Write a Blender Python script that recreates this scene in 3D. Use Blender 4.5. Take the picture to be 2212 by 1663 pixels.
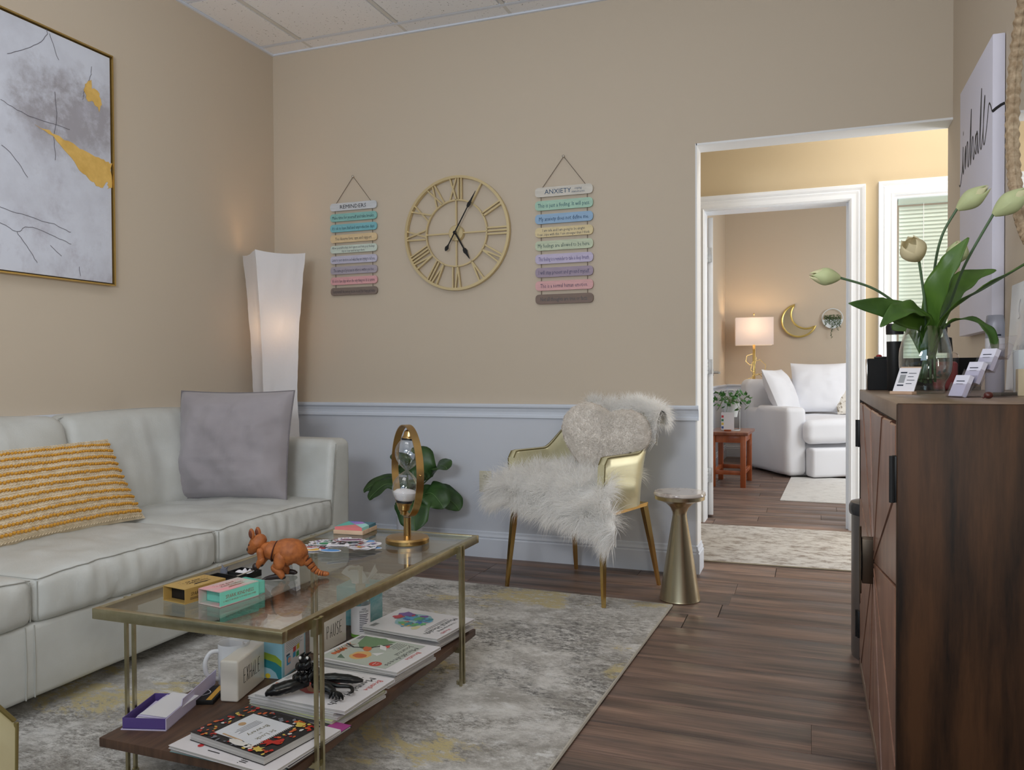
import bpy, math, random
import numpy as np
from mathutils import Matrix, Vector, noise
random.seed(7); np.random.seed(7)
for o in list(bpy.data.objects): bpy.data.objects.remove(o)
SC = bpy.context.scene
C = SC.collection
PI = math.pi
R = math.radians

# ------------------------------------------------------------------ camera
def cam_matrix(yaw, pitch, roll, loc):
    f = Vector((-math.sin(yaw)*math.cos(pitch), math.cos(yaw)*math.cos(pitch), math.sin(pitch)))
    r = Vector((math.cos(yaw), math.sin(yaw), 0)); u = r.cross(f)
    r2 = r*math.cos(roll)+u*math.sin(roll); u2 = -r*math.sin(roll)+u*math.cos(roll)
    m = Matrix.Identity(4)
    for i in range(3): m[i][0] = r2[i]; m[i][1] = u2[i]; m[i][2] = -f[i]; m[i][3] = loc[i]
    return m
cd = bpy.data.cameras.new('camera'); cam = bpy.data.objects.new('camera', cd); C.objects.link(cam)
cd.sensor_fit = 'HORIZONTAL'; cd.sensor_width = 36; cd.lens = 28.214; cd.clip_start = .02
cam.matrix_world = cam_matrix(.355482, -.015737, -.005079, (0, 0, 1))
SC.camera = cam

# ------------------------------------------------------------------ world, lights, exposure
w = bpy.data.worlds.new('world'); SC.world = w; w.use_nodes = True
w.node_tree.nodes['Background'].inputs[0].default_value = (.75, .85, 1, 1)
w.node_tree.nodes['Background'].inputs[1].default_value = .6
SC.view_settings.view_transform = 'Standard'; SC.view_settings.look = 'None'
SC.view_settings.exposure = 0; SC.view_settings.gamma = 1
SC.view_settings.use_curve_mapping = False
def area(name, loc, target, size, power, col=(1, 1, 1), size_y=None, spread=180):
    l = bpy.data.lights.new(name, 'AREA'); l.energy = power; l.color = col; l.size = size
    if size_y: l.shape = 'RECTANGLE'; l.size_y = size_y
    l.spread = R(spread)
    o = bpy.data.objects.new(name, l); C.objects.link(o); o.location = loc
    d = Vector(target)-Vector(loc); o.rotation_euler = d.to_track_quat('-Z', 'Y').to_euler()
    return o
area('room_overhead_fill', (-1.3, 1.3, 2.86), (-1.3, 1.3, 0), 1.2, 8, (1, .97, .94), .6)  # unseen overhead fill added to light the room; no fixture is modelled
area('ceiling_uplight_fill', (-.85, .05, 1.55), (-1.15, 1.5, 2.9), .5, 39, (.93, .96, 1))  # unseen uplight added to brighten the ceiling
area('front_key_fill', (-.9, -2.2, 1.75), (-1.4, 3.8, 1.1), 2.4, 30, (.60, .79, 1), 1.5)  # unseen cool key light added behind the camera; the wall has no window
area('flash_light', (.32, -.1, 1.25), (-1.9, 2.4, .55), .22, 9, (1, .93, .80))
area('hallway_overhead_fill', (.75, 4.78, 2.86), (.75, 4.78, 0), 1.1, 15, (1, .98, .94), .55)  # unseen overhead fill added for the hallway, not a panel
area('hallway_side_fill', (1.95, 4.75, .95), (-.2, 4.15, 1.9), 1.1, 46, (.93, .97, 1), 1.7)  # unseen light added at the right to brighten hallway and header underside
area('far_room_side_fill', (2.1, 7.4, 1.6), (-.3, 8.2, .8), 1.6, 62, (.92, .96, 1), 1.6)  # unseen side fill added for the far room; no window stands there
area('far_room_overhead_fill', (.6, 6.9, 2.86), (.5, 7.4, 0), 1.1, 12, (.97, .98, 1), .55)  # unseen fill added above the far room, without a fixture

# ------------------------------------------------------------------ colour + material helpers
def lin(c): c = c/255; return c/12.92 if c <= .04045 else ((c+.055)/1.055)**2.4
def rgb(r, g, b): return (lin(r), lin(g), lin(b), 1)
def nn(nt, t, **kw):
    n = nt.nodes.new(t)
    for k, v in kw.items(): setattr(n, k, v)
    return n
MATS = {}
def mat(name, col, rough=.5, metal=0, col2=None, scale=8, detail=3, lo=.35, hi=.65, stretch=(1, 1, 1),
        bump=0, bscale=60, bdist=.002, trans=0, ior=1.45, sheen=0, coat=0, emis=0, rnd=0, spec=.5, aniso=0,
        noise_rough=.55, voro=False):
    if name in MATS: return MATS[name]
    m = bpy.data.materials.new(name); m.use_nodes = True; nt = m.node_tree
    b = nt.nodes['Principled BSDF']
    b.inputs['Base Color'].default_value = col; b.inputs['Roughness'].default_value = rough
    b.inputs['Metallic'].default_value = metal; b.inputs['IOR'].default_value = ior
    b.inputs['Transmission Weight'].default_value = trans; b.inputs['Sheen Weight'].default_value = sheen
    b.inputs['Coat Weight'].default_value = coat; b.inputs['Specular IOR Level'].default_value = spec
    b.inputs['Anisotropic'].default_value = aniso
    if emis: b.inputs['Emission Color'].default_value = col; b.inputs['Emission Strength'].default_value = emis
    tc = nn(nt, 'ShaderNodeTexCoord'); mp = nn(nt, 'ShaderNodeMapping'); mp.inputs['Scale'].default_value = stretch
    nt.links.new(tc.outputs['Object'], mp.inputs[0])
    vec = mp.outputs[0]
    if rnd:
        oi = nn(nt, 'ShaderNodeObjectInfo'); ml = nn(nt, 'ShaderNodeVectorMath', operation='MULTIPLY_ADD')
        ml.inputs[1].default_value = (1, 1, 1)
        sc = nn(nt, 'ShaderNodeVectorMath', operation='SCALE'); sc.inputs[0].default_value = (13, 37, 7)
        nt.links.new(oi.outputs['Random'], sc.inputs['Scale'])
        nt.links.new(mp.outputs[0], ml.inputs[0]); nt.links.new(sc.outputs[0], ml.inputs[2]); vec = ml.outputs[0]
    last = None
    if col2:
        n = nn(nt, 'ShaderNodeTexNoise'); n.inputs['Scale'].default_value = scale; n.inputs['Detail'].default_value = detail
        n.inputs['Roughness'].default_value = noise_rough
        nt.links.new(vec, n.inputs[0])
        rp = nn(nt, 'ShaderNodeMapRange'); rp.inputs[1].default_value = lo; rp.inputs[2].default_value = hi
        nt.links.new(n.outputs[0], rp.inputs[0])
        mx = nn(nt, 'ShaderNodeMix', data_type='RGBA'); mx.inputs[6].default_value = col; mx.inputs[7].default_value = col2
        nt.links.new(rp.outputs[0], mx.inputs[0]); last = mx.outputs[2]
    if rnd:
        hs = nn(nt, 'ShaderNodeHueSaturation')
        if last: nt.links.new(last, hs.inputs['Color'])
        else: hs.inputs['Color'].default_value = col
        r2 = nn(nt, 'ShaderNodeMapRange'); r2.inputs[3].default_value = 1-rnd; r2.inputs[4].default_value = 1+rnd
        nt.links.new(oi.outputs['Random'], r2.inputs[0]); nt.links.new(r2.outputs[0], hs.inputs['Value']); last = hs.outputs[0]
    if last: nt.links.new(last, b.inputs['Base Color'])
    if bump:
        if voro: n2 = nn(nt, 'ShaderNodeTexVoronoi')
        else: n2 = nn(nt, 'ShaderNodeTexNoise'); n2.inputs['Detail'].default_value = 4
        n2.inputs['Scale'].default_value = bscale
        nt.links.new(vec, n2.inputs[0])
        bp = nn(nt, 'ShaderNodeBump'); bp.inputs['Strength'].default_value = bump; bp.inputs['Distance'].default_value = bdist
        nt.links.new(n2.outputs[0], bp.inputs['Height']); nt.links.new(bp.outputs[0], b.inputs['Normal'])
    MATS[name] = m
    return m
def glass(name, tint=(1, 1, 1, 1), base=.04, rough=0.0, pw=5):
    """clear sheet glass: see-through with mirror reflections that grow towards grazing view"""
    if name in MATS: return MATS[name]
    m = bpy.data.materials.new(name); m.use_nodes = True; nt = m.node_tree; nt.nodes.clear()
    out = nn(nt, 'ShaderNodeOutputMaterial'); tr = nn(nt, 'ShaderNodeBsdfTransparent'); tr.inputs[0].default_value = tint
    gl = nn(nt, 'ShaderNodeBsdfGlossy'); gl.inputs['Roughness'].default_value = rough
    lw = nn(nt, 'ShaderNodeLayerWeight'); lw.inputs[0].default_value = .5
    p = nn(nt, 'ShaderNodeMath', operation='POWER'); p.inputs[1].default_value = pw
    ma = nn(nt, 'ShaderNodeMath', operation='MULTIPLY_ADD'); ma.inputs[1].default_value = 1-base; ma.inputs[2].default_value = base
    mx = nn(nt, 'ShaderNodeMixShader')
    nt.links.new(lw.outputs['Facing'], p.inputs[0]); nt.links.new(p.outputs[0], ma.inputs[0]); nt.links.new(ma.outputs[0], mx.inputs[0])
    nt.links.new(tr.outputs[0], mx.inputs[1]); nt.links.new(gl.outputs[0], mx.inputs[2]); nt.links.new(mx.outputs[0], out.inputs[0])
    MATS[name] = m; return m
def translucent(name, col, amount=.45, rough=.8, bump=0, bscale=40):
    if name in MATS: return MATS[name]
    m = mat(name, col, rough, bump=bump, bscale=bscale); nt = m.node_tree
    b = nt.nodes['Principled BSDF']; out = nt.nodes['Material Output']
    t = nn(nt, 'ShaderNodeBsdfTranslucent'); t.inputs[0].default_value = col
    mx = nn(nt, 'ShaderNodeMixShader'); mx.inputs[0].default_value = amount
    nt.links.new(b.outputs[0], mx.inputs[1]); nt.links.new(t.outputs[0], mx.inputs[2]); nt.links.new(mx.outputs[0], out.inputs[0])
    return m

# ------------------------------------------------------------------ mesh builder
def cr(pts, n=8, closed=False):
    """Catmull-Rom through the points"""
    P = [Vector(p) for p in pts]; out = []
    N = len(P); rng = range(N if closed else N-1)
    for i in rng:
        if closed: a, b, c, d = P[(i-1) % N], P[i], P[(i+1) % N], P[(i+2) % N]
        else: a, b, c, d = P[max(i-1, 0)], P[i], P[i+1], P[min(i+2, N-1)]
        for k in range(n):
            t = k/n
            out.append(.5*((2*b)+(-a+c)*t+(2*a-5*b+4*c-d)*t*t+(-a+3*b-3*c+d)*t**3))
    if not closed: out.append(P[-1].copy())
    return out
def interp(vals, n):
    x = np.linspace(0, len(vals)-1, n); return [float(a) for a in np.interp(x, range(len(vals)), vals)]
GL = {}
def glyphs(body):
    if body in GL: return GL[body]
    cu = bpy.data.curves.new('t', 'FONT'); cu.body = body; cu.resolution_u = 1; cu.size = 1
    o = bpy.data.objects.new('t', cu); C.objects.link(o)
    dg = bpy.context.evaluated_depsgraph_get()
    me = bpy.data.meshes.new_from_object(o.evaluated_get(dg))
    v = [tuple(p.co[:2]) for p in me.vertices]; f = [tuple(p.vertices) for p in me.polygons]
    bpy.data.objects.remove(o); bpy.data.curves.remove(cu); bpy.data.meshes.remove(me)
    xs = [p[0] for p in v]; ys = [p[1] for p in v]
    GL[body] = (v, f, min(xs), max(xs), min(ys), max(ys)); return GL[body]
class B:
    def __init__(s, M=None): s.v = []; s.f = []; s.m = []; s.M = M or Matrix.Identity(4)
    def at(s, loc=(0, 0, 0), rz=0, rx=0, ry=0):
        s.M = Matrix.Translation(loc) @ Matrix.Rotation(rz, 4, 'Z') @ Matrix.Rotation(ry, 4, 'Y') @ Matrix.Rotation(rx, 4, 'X'); return s
    def add(s, vs, fs, m=0):
        o = len(s.v); M = s.M
        s.v += [tuple(M @ Vector(p)) for p in vs]; s.f += [tuple(i+o for i in f) for f in fs]; s.m += [m]*len(fs); return s
    def box(s, x0, x1, y0, y1, z0, z1, m=0):
        vs = [(x, y, z) for z in (z0, z1) for x, y in ((x0, y0), (x1, y0), (x1, y1), (x0, y1))]
        return s.add(vs, [(3, 2, 1, 0), (4, 5, 6, 7), (0, 1, 5, 4), (1, 2, 6, 5), (2, 3, 7, 6), (3, 0, 4, 7)], m)
    def rbox(s, c, d, r, n=1, k=2, fn=None, m=0):
        if isinstance(n, int): n = (n, n, n)
        h = [x/2 for x in d]; r = min(r, min(h)*.999); co = []
        for a in range(3):
            L = [-h[a]+r-r*math.tan(PI/4*(1-i/k)) for i in range(k)]
            L += [(-h[a]+r)+(2*(h[a]-r))*i/n[a] for i in range(n[a]+1)]
            L += [h[a]-r+r*math.tan(PI/4*((i+1)/k)) for i in range(k)]
            co.append(L)
        idx = {}; vs = []; fs = []
        def V(i, j, l):
            key = (i, j, l)
            if key not in idx:
                p = [co[0][i], co[1][j], co[2][l]]
                q = [max(-h[a]+r, min(h[a]-r, p[a])) for a in range(3)]
                dv = Vector([p[a]-q[a] for a in range(3)])
                if dv.length > 1e-9: dv = dv.normalized()*r
                p = Vector(q)+dv
                if fn: p = Vector(fn(p))
                idx[key] = len(vs); vs.append(p+Vector(c))
            return idx[key]
        N = [len(x)-1 for x in co]
        for i in range(N[0]):
            for j in range(N[1]):
                fs.append((V(i, j, 0), V(i, j+1, 0), V(i+1, j+1, 0), V(i+1, j, 0)))
                fs.append((V(i, j, N[2]), V(i+1, j, N[2]), V(i+1, j+1, N[2]), V(i, j+1, N[2])))
        for i in range(N[0]):
            for l in range(N[2]):
                fs.append((V(i, 0, l), V(i+1, 0, l), V(i+1, 0, l+1), V(i, 0, l+1)))
                fs.append((V(i, N[1], l), V(i, N[1], l+1), V(i+1, N[1], l+1), V(i+1, N[1], l)))
        for j in range(N[1]):
            for l in range(N[2]):
                fs.append((V(0, j, l), V(0, j, l+1), V(0, j+1, l+1), V(0, j+1, l)))
                fs.append((V(N[0], j, l), V(N[0], j+1, l), V(N[0], j+1, l+1), V(N[0], j, l+1)))
        return s.add(vs, fs, m)
    def lathe(s, prof, seg=24, c=(0, 0, 0), m=0, sx=1, sy=1):
        vs = []; fs = []; rings = []
        for r, z in prof:
            if r < 1e-6: rings.append([len(vs)]); vs.append((c[0], c[1], c[2]+z))
            else:
                rings.append(list(range(len(vs), len(vs)+seg)))
                vs += [(c[0]+r*sx*math.cos(2*PI*i/seg), c[1]+r*sy*math.sin(2*PI*i/seg), c[2]+z) for i in range(seg)]
        for a, b in zip(rings, rings[1:]):
            if len(a) == 1 and len(b) == 1: continue
            for i in range(seg):
                j = (i+1) % seg
                if len(a) == 1: fs.append((a[0], b[j], b[i]))
                elif len(b) == 1: fs.append((a[i], a[j], b[0]))
                else: fs.append((a[i], a[j], b[j], b[i]))
        return s.add(vs, fs, m)
    def cyl(s, c, r, h, seg=20, m=0, bev=0):
        if bev: return s.lathe([(0, 0), (r-bev, 0), (r, bev), (r, h-bev), (r-bev, h), (0, h)], seg, c, m)
        return s.lathe([(0, 0), (r, 0), (r, h), (0, h)], seg, c, m)
    def ell(s, c, rad, seg=16, ring=10, m=0):
        pr = [(math.sin(PI*i/ring), -math.cos(PI*i/ring)*rad[2]) for i in range(ring+1)]
        return s.lathe(pr, seg, c, m, rad[0], rad[1])
    def tube(s, pts, rad, seg=8, m=0, closed=False, flat=(1, 1), up=None):
        P = [Vector(p) for p in pts]; n = len(P)
        if isinstance(rad, (int, float)): rad = [rad]*n
        T = []
        for i in range(n):
            a = P[(i-1) % n] if closed else P[max(i-1, 0)]; b = P[(i+1) % n] if closed else P[min(i+1, n-1)]
            d = (b-a); T.append(d.normalized() if d.length > 1e-9 else Vector((0, 0, 1)))
        u = Vector(up) if up else (Vector((0, 0, 1)) if abs(T[0].z) < .9 else Vector((1, 0, 0)))
        vs = []; fs = []; prev = None
        for i in range(n):
            if up or prev is None: x = T[i].cross(u)
            else: x = T[i].cross(prev)
            if x.length < 1e-6: x = T[i].orthogonal()
            x.normalize(); y = x.cross(T[i]).normalized(); prev = y
            for k in range(seg):
                a = 2*PI*k/seg+(PI/seg if seg == 4 else 0)
                vs.append(P[i]+x*(math.cos(a)*rad[i]*flat[0])+y*(math.sin(a)*rad[i]*flat[1]))
        for i in range(n if closed else n-1):
            j = (i+1) % n
            for k in range(seg):
                l = (k+1) % seg; fs.append((i*seg+k, i*seg+l, j*seg+l, j*seg+k))
        if not closed: fs.append(tuple(range(seg))[::-1]); fs.append(tuple((n-1)*seg+k for k in range(seg)))
        return s.add(vs, fs, m)
    def prism(s, poly, z0, z1, m=0):
        n = len(poly); A = sum(poly[i][0]*poly[(i+1) % n][1]-poly[(i+1) % n][0]*poly[i][1] for i in range(n))
        if A < 0: poly = poly[::-1]
        vs = [(p[0], p[1], z0) for p in poly]+[(p[0], p[1], z1) for p in poly]
        return s.add(vs, [tuple(range(n))[::-1], tuple(range(n, 2*n))]+[(i, (i+1) % n, n+(i+1) % n, n+i) for i in range(n)], m)
    def grid(s, fn, nu, nv, m=0, cu=False, cv=False):
        vs = [fn(i/(nu if cu else nu), j/nv) for i in range(nu if cu else nu+1) for j in range(nv if cv else nv+1)]
        W = nv if cv else nv+1; H = nu if cu else nu+1; fs = []
        for i in range(nu):
            for j in range(nv):
                a, b = i*W+j, i*W+(j+1) % W; c, d = ((i+1) % H)*W+(j+1) % W, ((i+1) % H)*W+j
                fs.append((a, d, c, b))
        return s.add(vs, fs, m)
    def text(s, body, x, y, w=None, h=.01, z=.0005, m=0, align='C', rot=0):
        v, f, x0, x1, y0, y1 = glyphs(body)
        sy = h/.7; sx = w/(x1-x0) if w else sy
        ox = {'C': (x0+x1)/2, 'L': x0, 'R': x1}[align]; ca, sa = math.cos(rot), math.sin(rot)
        vs = []
        for p in v:
            a, b = (p[0]-ox)*sx, (p[1]-.35)*sy; vs.append((x+a*ca-b*sa, y+a*sa+b*ca, z))
        return s.add(vs, f, m)
    def blob(s, x, y, rx, ry, z=.0005, m=0, seg=20, jag=0, rot=0, seed=0):
        rn = random.Random(seed); vs = []
        for i in range(seg):
            a = 2*PI*i/seg; k = 1+jag*(rn.random()*2-1); px, py = rx*k*math.cos(a), ry*k*math.sin(a)
            vs.append((x+px*math.cos(rot)-py*math.sin(rot), y+px*math.sin(rot)+py*math.cos(rot), z))
        return s.add(vs, [tuple(range(seg))], m)
    def poly(s, pts, z=.0005, m=0):
        n = len(pts); A = sum(pts[i][0]*pts[(i+1) % n][1]-pts[(i+1) % n][0]*pts[i][1] for i in range(n))
        if A < 0: pts = pts[::-1]
        return s.add([(p[0], p[1], z) for p in pts], [tuple(range(n))], m)
    def line(s, pts, wd, z=.0006, m=0):
        """flat ribbon in the local XY plane"""
        P = [Vector((p[0], p[1], 0)) for p in pts]; n = len(P); vs = []
        for i in range(n):
            t = (P[min(i+1, n-1)]-P[max(i-1, 0)]); t = t.normalized() if t.length else Vector((1, 0, 0)); q = Vector((-t.y, t.x, 0))*(wd/2)
            vs += [(P[i].x+q.x, P[i].y+q.y, z), (P[i].x-q.x, P[i].y-q.y, z)]
        return s.add(vs, [(2*i, 2*i+1, 2*i+3, 2*i+2) for i in range(n-1)], m)
    def build(s, name, mats, parent=None, loc=None, rot=None, ang=40, smooth=True):
        me = bpy.data.meshes.new(name); me.from_pydata(s.v, [], s.f)
        if not isinstance(mats, (list, tuple)): mats = [mats]
        for x in mats: me.materials.append(x)
        me.polygons.foreach_set('material_index', s.m)
        if smooth:
            me.polygons.foreach_set('use_smooth', [True]*len(s.f)); me.set_sharp_from_angle(angle=R(ang))
        me.update()
        o = bpy.data.objects.new(name, me); C.objects.link(o)
        if parent: o.parent = parent
        if loc: o.location = loc
        if rot: o.rotation_euler = rot
        return o
def tag(o, label, cat, group=None, kind=None):
    o['label'] = label; o['category'] = cat
    if group: o['group'] = group
    if kind: o['kind'] = kind
    return o
def thing(name, label, cat, loc=(0, 0, 0), rz=0, group=None, rx=0, ry=0):
    o = bpy.data.objects.new(name, None); C.objects.link(o); o.empty_display_size = .05
    o.location = loc; o.rotation_euler = (rx, ry, rz); return tag(o, label, cat, group)
def structure(o): o['kind'] = 'structure'; return o
def copy_tree(o, parent=None):
    c = o.copy(); C.objects.link(c)
    if parent: c.parent = parent
    for ch in list(o.children): copy_tree(ch, c)
    return c
def strands(name, roots, normals, length, width, m, parent, spread=.5, grav=.6, lvar=.35, clump=None, segs=3):
    """tapering hair ribbons rooted on a surface, one mesh"""
    n = len(roots); rs = np.random.RandomState(3)
    roots = np.asarray(roots, float); nr = np.asarray(normals, float)
    d = nr+rs.normal(0, spread, (n, 3))
    if clump is not None: d += clump
    d /= np.linalg.norm(d, axis=1)[:, None]
    L = length*(1-lvar+2*lvar*rs.rand(n))[:, None]
    P = [roots]; cur = d.copy(); p = roots
    for k in range(segs):
        cur = cur+np.array([0, 0, -grav/segs])+rs.normal(0, .08, (n, 3)); cur /= np.linalg.norm(cur, axis=1)[:, None]
        p = p+cur*L/segs; P.append(p)
    side = np.cross(d, rs.normal(0, 1, (n, 3))); side /= np.linalg.norm(side, axis=1)[:, None]
    rows = []
    for k in range(segs):
        ww = width*(1-.75*k/segs); rows += [P[k]+side*ww/2, P[k]-side*ww/2]
    rows.append(P[segs])
    V = np.stack(rows, 1).reshape(-1, 3); q = 2*segs+1
    base = np.arange(n)*q; loops = []; tot = []
    quads = []
    for k in range(segs-1): quads.append(np.stack([base+2*k, base+2*k+1, base+2*k+3, base+2*k+2], 1))
    Q = np.concatenate(quads) if quads else np.zeros((0, 4), int); k = segs-1
    Tt = np.stack([base+2*k, base+2*k+1, base+2*segs], 1)
    me = bpy.data.meshes.new(name); me.vertices.add(len(V)); me.vertices.foreach_set('co', V.ravel())
    me.loops.add(Q.size+Tt.size); me.loops.foreach_set('vertex_index', np.concatenate([Q.ravel(), Tt.ravel()]).astype(np.int32))
    me.polygons.add(len(Q)+len(Tt))
    st = np.concatenate([np.arange(len(Q))*4, Q.size+np.arange(len(Tt))*3]).astype(np.int32)
    me.polygons.foreach_set('loop_start', st); me.update(calc_edges=True); me.validate()
    me.polygons.foreach_set('use_smooth', [True]*len(me.polygons))
    me.materials.append(m); o = bpy.data.objects.new(name, me); C.objects.link(o); o.parent = parent; o['kind'] = 'stuff'
    return o
def nz(p, s=1): return noise.noise(Vector(p)*s)
# ------------------------------------------------------------------ room shell
XL, YB, XR, ZC = -3.004, 4.021, .592, 2.899
WT = .137                     # thickness of the back wall
OL, OH = -.524, 2.113         # left side and top of the wide opening
Y2, Y2T = 5.43, .14           # hallway far wall
FX, FY = -.93, 9.70           # far room left wall and far wall
m_wall = mat('beige_wall_paint', rgb(202, 188, 169), .75, bump=.08, bscale=220, bdist=.001)
m_wallY = mat('tan_wall_paint', rgb(203, 185, 153), .75, bump=.08, bscale=220, bdist=.001)
m_wains = mat('pale_grey_wainscot_paint', rgb(206, 210, 219), .6, bump=.05, bscale=220, bdist=.001)
m_trim = mat('white_trim_paint', rgb(218, 224, 235), .38)
m_white = mat('bright_white_paint', rgb(236, 236, 236), .5)
def wall(name, x0, x1, y0, y1, z1=ZC+.05, low=True, mm=None, holes=()):
    b = B()
    zs = [0, .78, z1] if low else [0, z1]
    b.box(x0, x1, y0, y1, -.03, zs[1], 1 if low else 0)
    if low: b.box(x0, x1, y0, y1, zs[1], zs[2], 0)
    return structure(b.build(name, [mm or m_wall, m_wains], smooth=False))
wall('wall_left', XL-.12, XL, -3.0, YB+WT)
b = B(); b.box(XL, OL, YB, YB+WT, -.03, .78, 1); b.box(XL, OL, YB, YB+WT, .78, ZC+.05, 0); b.box(OL, XR, YB, YB+WT, OH, ZC+.05, 0)
structure(b.build('wall_back', [m_wall, m_wains], smooth=False))
wall('wall_right', XR, XR+.12, -3.0, YB+WT)
wall('wall_front', XL-.12, XR+.12, -3.12, -3.0)
# hallway and far room
b = B()
DL, DR, DH = -.665, .238, 2.066
WL, WR, W0, W1 = .478, 1.30, .86, 2.072
for x0, x1, z0, z1 in ((-1.9, DL, -.03, ZC), (DL, DR, DH, ZC), (DR, WL, -.03, ZC), (WL, WR, -.03, W0), (WL, WR, W1, ZC), (WR, 2.2, -.03, ZC)):
    b.box(x0, x1, Y2, Y2+Y2T, z0, z1, 0)
structure(b.build('wall_hallway', [m_wallY], smooth=False))
b = B(); b.box(-2.02, -1.9, YB+WT, Y2+Y2T, -.03, ZC+.05); structure(b.build('wall_hallway_left', [m_wallY], smooth=False))
b = B(); b.box(2.2, 2.32, YB+WT-.12, FY, -.03, ZC+.05); structure(b.build('wall_far_right', [m_wallY], smooth=False))
b = B(); b.box(XR+.12, 2.32, YB+WT-.12, YB+WT, -.03, ZC+.05); structure(b.build('wall_hallway_front', [m_wallY], smooth=False))
wall('wall_far_back', FX-.12, 2.32, FY, FY+.12)
wall('wall_far_left', FX-.12, FX, Y2+Y2T, FY)
# ceiling: slab, hung tiles and the bars that carry them
b = B(); b.box(XL-.12, XR+.12, -3.12, YB+WT, ZC+.03, ZC+.1); b.box(-2.02, 2.32, YB+WT, FY+.12, ZC, ZC+.1)
m_tile = mat('speckled_ceiling_tile', rgb(202, 199, 199), .9, bump=.1, bscale=120, bdist=.001)
nt = m_tile.node_tree; bs = nt.nodes['Principled BSDF']
tc = nn(nt, 'ShaderNodeTexCoord'); vo = nn(nt, 'ShaderNodeTexNoise'); vo.inputs['Scale'].default_value = 95; vo.inputs['Detail'].default_value = 2
nt.links.new(tc.outputs['Object'], vo.inputs[0]); rp = nn(nt, 'ShaderNodeValToRGB')
rp.color_ramp.elements[0].position = .27; rp.color_ramp.elements[0].color = rgb(140, 138, 138); rp.color_ramp.elements[1].position = .33; rp.color_ramp.elements[1].color = rgb(238, 238, 240)
nt.links.new(vo.outputs[0], rp.inputs[0]); nt.links.new(rp.outputs[0], bs.inputs['Base Color'])
ceil_ = structure(b.build('ceiling', [m_white], smooth=False))
gx = [XL]+[-2.72+.617*i for i in range(6)]; gx = [x for x in gx if x < XR]+[XR]
gy = [-3.0+.61*i for i in range(40)]; gy = [3.902-.61*i for i in range(12)][::-1]; gy = [-3.0]+[y for y in gy if y > -3]+[YB]
tl = {}
for i in range(len(gx)-1):
    for j in range(len(gy)-1):
        sx, sy = gx[i+1]-gx[i]-.004, gy[j+1]-gy[j]-.004
        k = (round(sx, 3), round(sy, 3))
        if k not in tl:
            q = B()
            e = .016 if min(sx, sy) > .15 else .008
            q.box(-sx/2+e, sx/2-e, -sy/2+e, sy/2-e, -.004, .012); q.box(-sx/2, sx/2, -sy/2, sy/2, .006, .02)
            o = q.build('ceiling_tile', m_tile, ceil_, smooth=False); tl[k] = o
        else:
            o = tl[k].copy(); C.objects.link(o)
        o.location = ((gx[i]+gx[i+1])/2, (gy[j]+gy[j+1])/2, ZC)
m_bar = mat('ceiling_grid_paint', rgb(214, 212, 208), .5)
for x in gx[1:-1]:
    q = B(); q.box(-.011, .011, -3.0, YB, -.003, .008); q.build('grid_bar', m_bar, ceil_, (x, 0, ZC), smooth=False)
for y in gy[1:-1]:
    q = B(); q.box(XL, XR, -.011, .011, -.003, .008); q.build('grid_bar', m_trim, ceil_, (0, y, ZC-.001), smooth=False)
q = B(); q.box(XL, XR, YB-.014, YB, -.012, .008); q.box(XL, XL+.014, -3.0, YB-.014, -.012, .008); q.build('edge_angle', m_trim, ceil_, (0, 0, ZC), smooth=False)
# floor: sub-floor and separate boards
m_sub = mat('dark_subfloor', rgb(40, 32, 28), .8)
b = B(); b.box(XL-.12, XR+.12, -3.12, YB+WT, -.06, -.004); b.box(-2.02, 2.32, YB+WT, FY+.12, -.06, -.004)
floor = structure(b.build('floor', m_sub, smooth=False))
m_wood = mat('dark_oak_board', rgb(64, 47, 42), .40, rnd=.10, spec=.35)
nt = m_wood.node_tree; bs = nt.nodes['Principled BSDF']; hs = [n for n in nt.nodes if n.bl_idname == 'ShaderNodeHueSaturation'][0]
vec = [n for n in nt.nodes if n.bl_idname == 'ShaderNodeVectorMath' and n.operation == 'MULTIPLY_ADD'][0].outputs[0]
def wood_noise(sc, st, det=4):
    mp = nn(nt, 'ShaderNodeMapping'); mp.inputs['Scale'].default_value = st; nt.links.new(vec, mp.inputs[0])
    n = nn(nt, 'ShaderNodeTexNoise'); n.inputs['Scale'].default_value = sc; n.inputs['Detail'].default_value = det; n.inputs['Roughness'].default_value = .6
    nt.links.new(mp.outputs[0], n.inputs[0]); return n.outputs[0]
r1 = nn(nt, 'ShaderNodeValToRGB'); r1.color_ramp.elements[0].position = .36; r1.color_ramp.elements[0].color = rgb(92, 80, 74)
r1.color_ramp.elements[1].position = .66; r1.color_ramp.elements[1].color = rgb(150, 122, 107)
e = r1.color_ramp.elements.new(.5); e.color = rgb(122, 101, 91)
nt.links.new(wood_noise(1.0, (1.6, 17, 1)), r1.inputs[0])
r2 = nn(nt, 'ShaderNodeMapRange'); r2.inputs[1].default_value = .35; r2.inputs[2].default_value = .7; r2.inputs[3].default_value = .72; r2.inputs[4].default_value = 1.2
nt.links.new(wood_noise(3.0, (1.2, 60, 1), 5), r2.inputs[0])
mx = nn(nt, 'ShaderNodeMix', data_type='RGBA', blend_type='MULTIPLY'); mx.inputs[0].default_value = 1
nt.links.new(r1.outputs[0], mx.inputs[6]); nt.links.new(r2.outputs[0], mx.inputs[7]); nt.links.new(mx.outputs[2], hs.inputs['Color'])
bp = nn(nt, 'ShaderNodeBump'); bp.inputs['Strength'].default_value = .25; bp.inputs['Distance'].default_value = .002
nt.links.new(wood_noise(2.0, (1, 30, 1)), bp.inputs['Height']); nt.links.new(bp.outputs[0], bs.inputs['Normal'])
PW, PL = .186, 1.22
pm = {}; rn = random.Random(4); y = .36; row = 0
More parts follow.
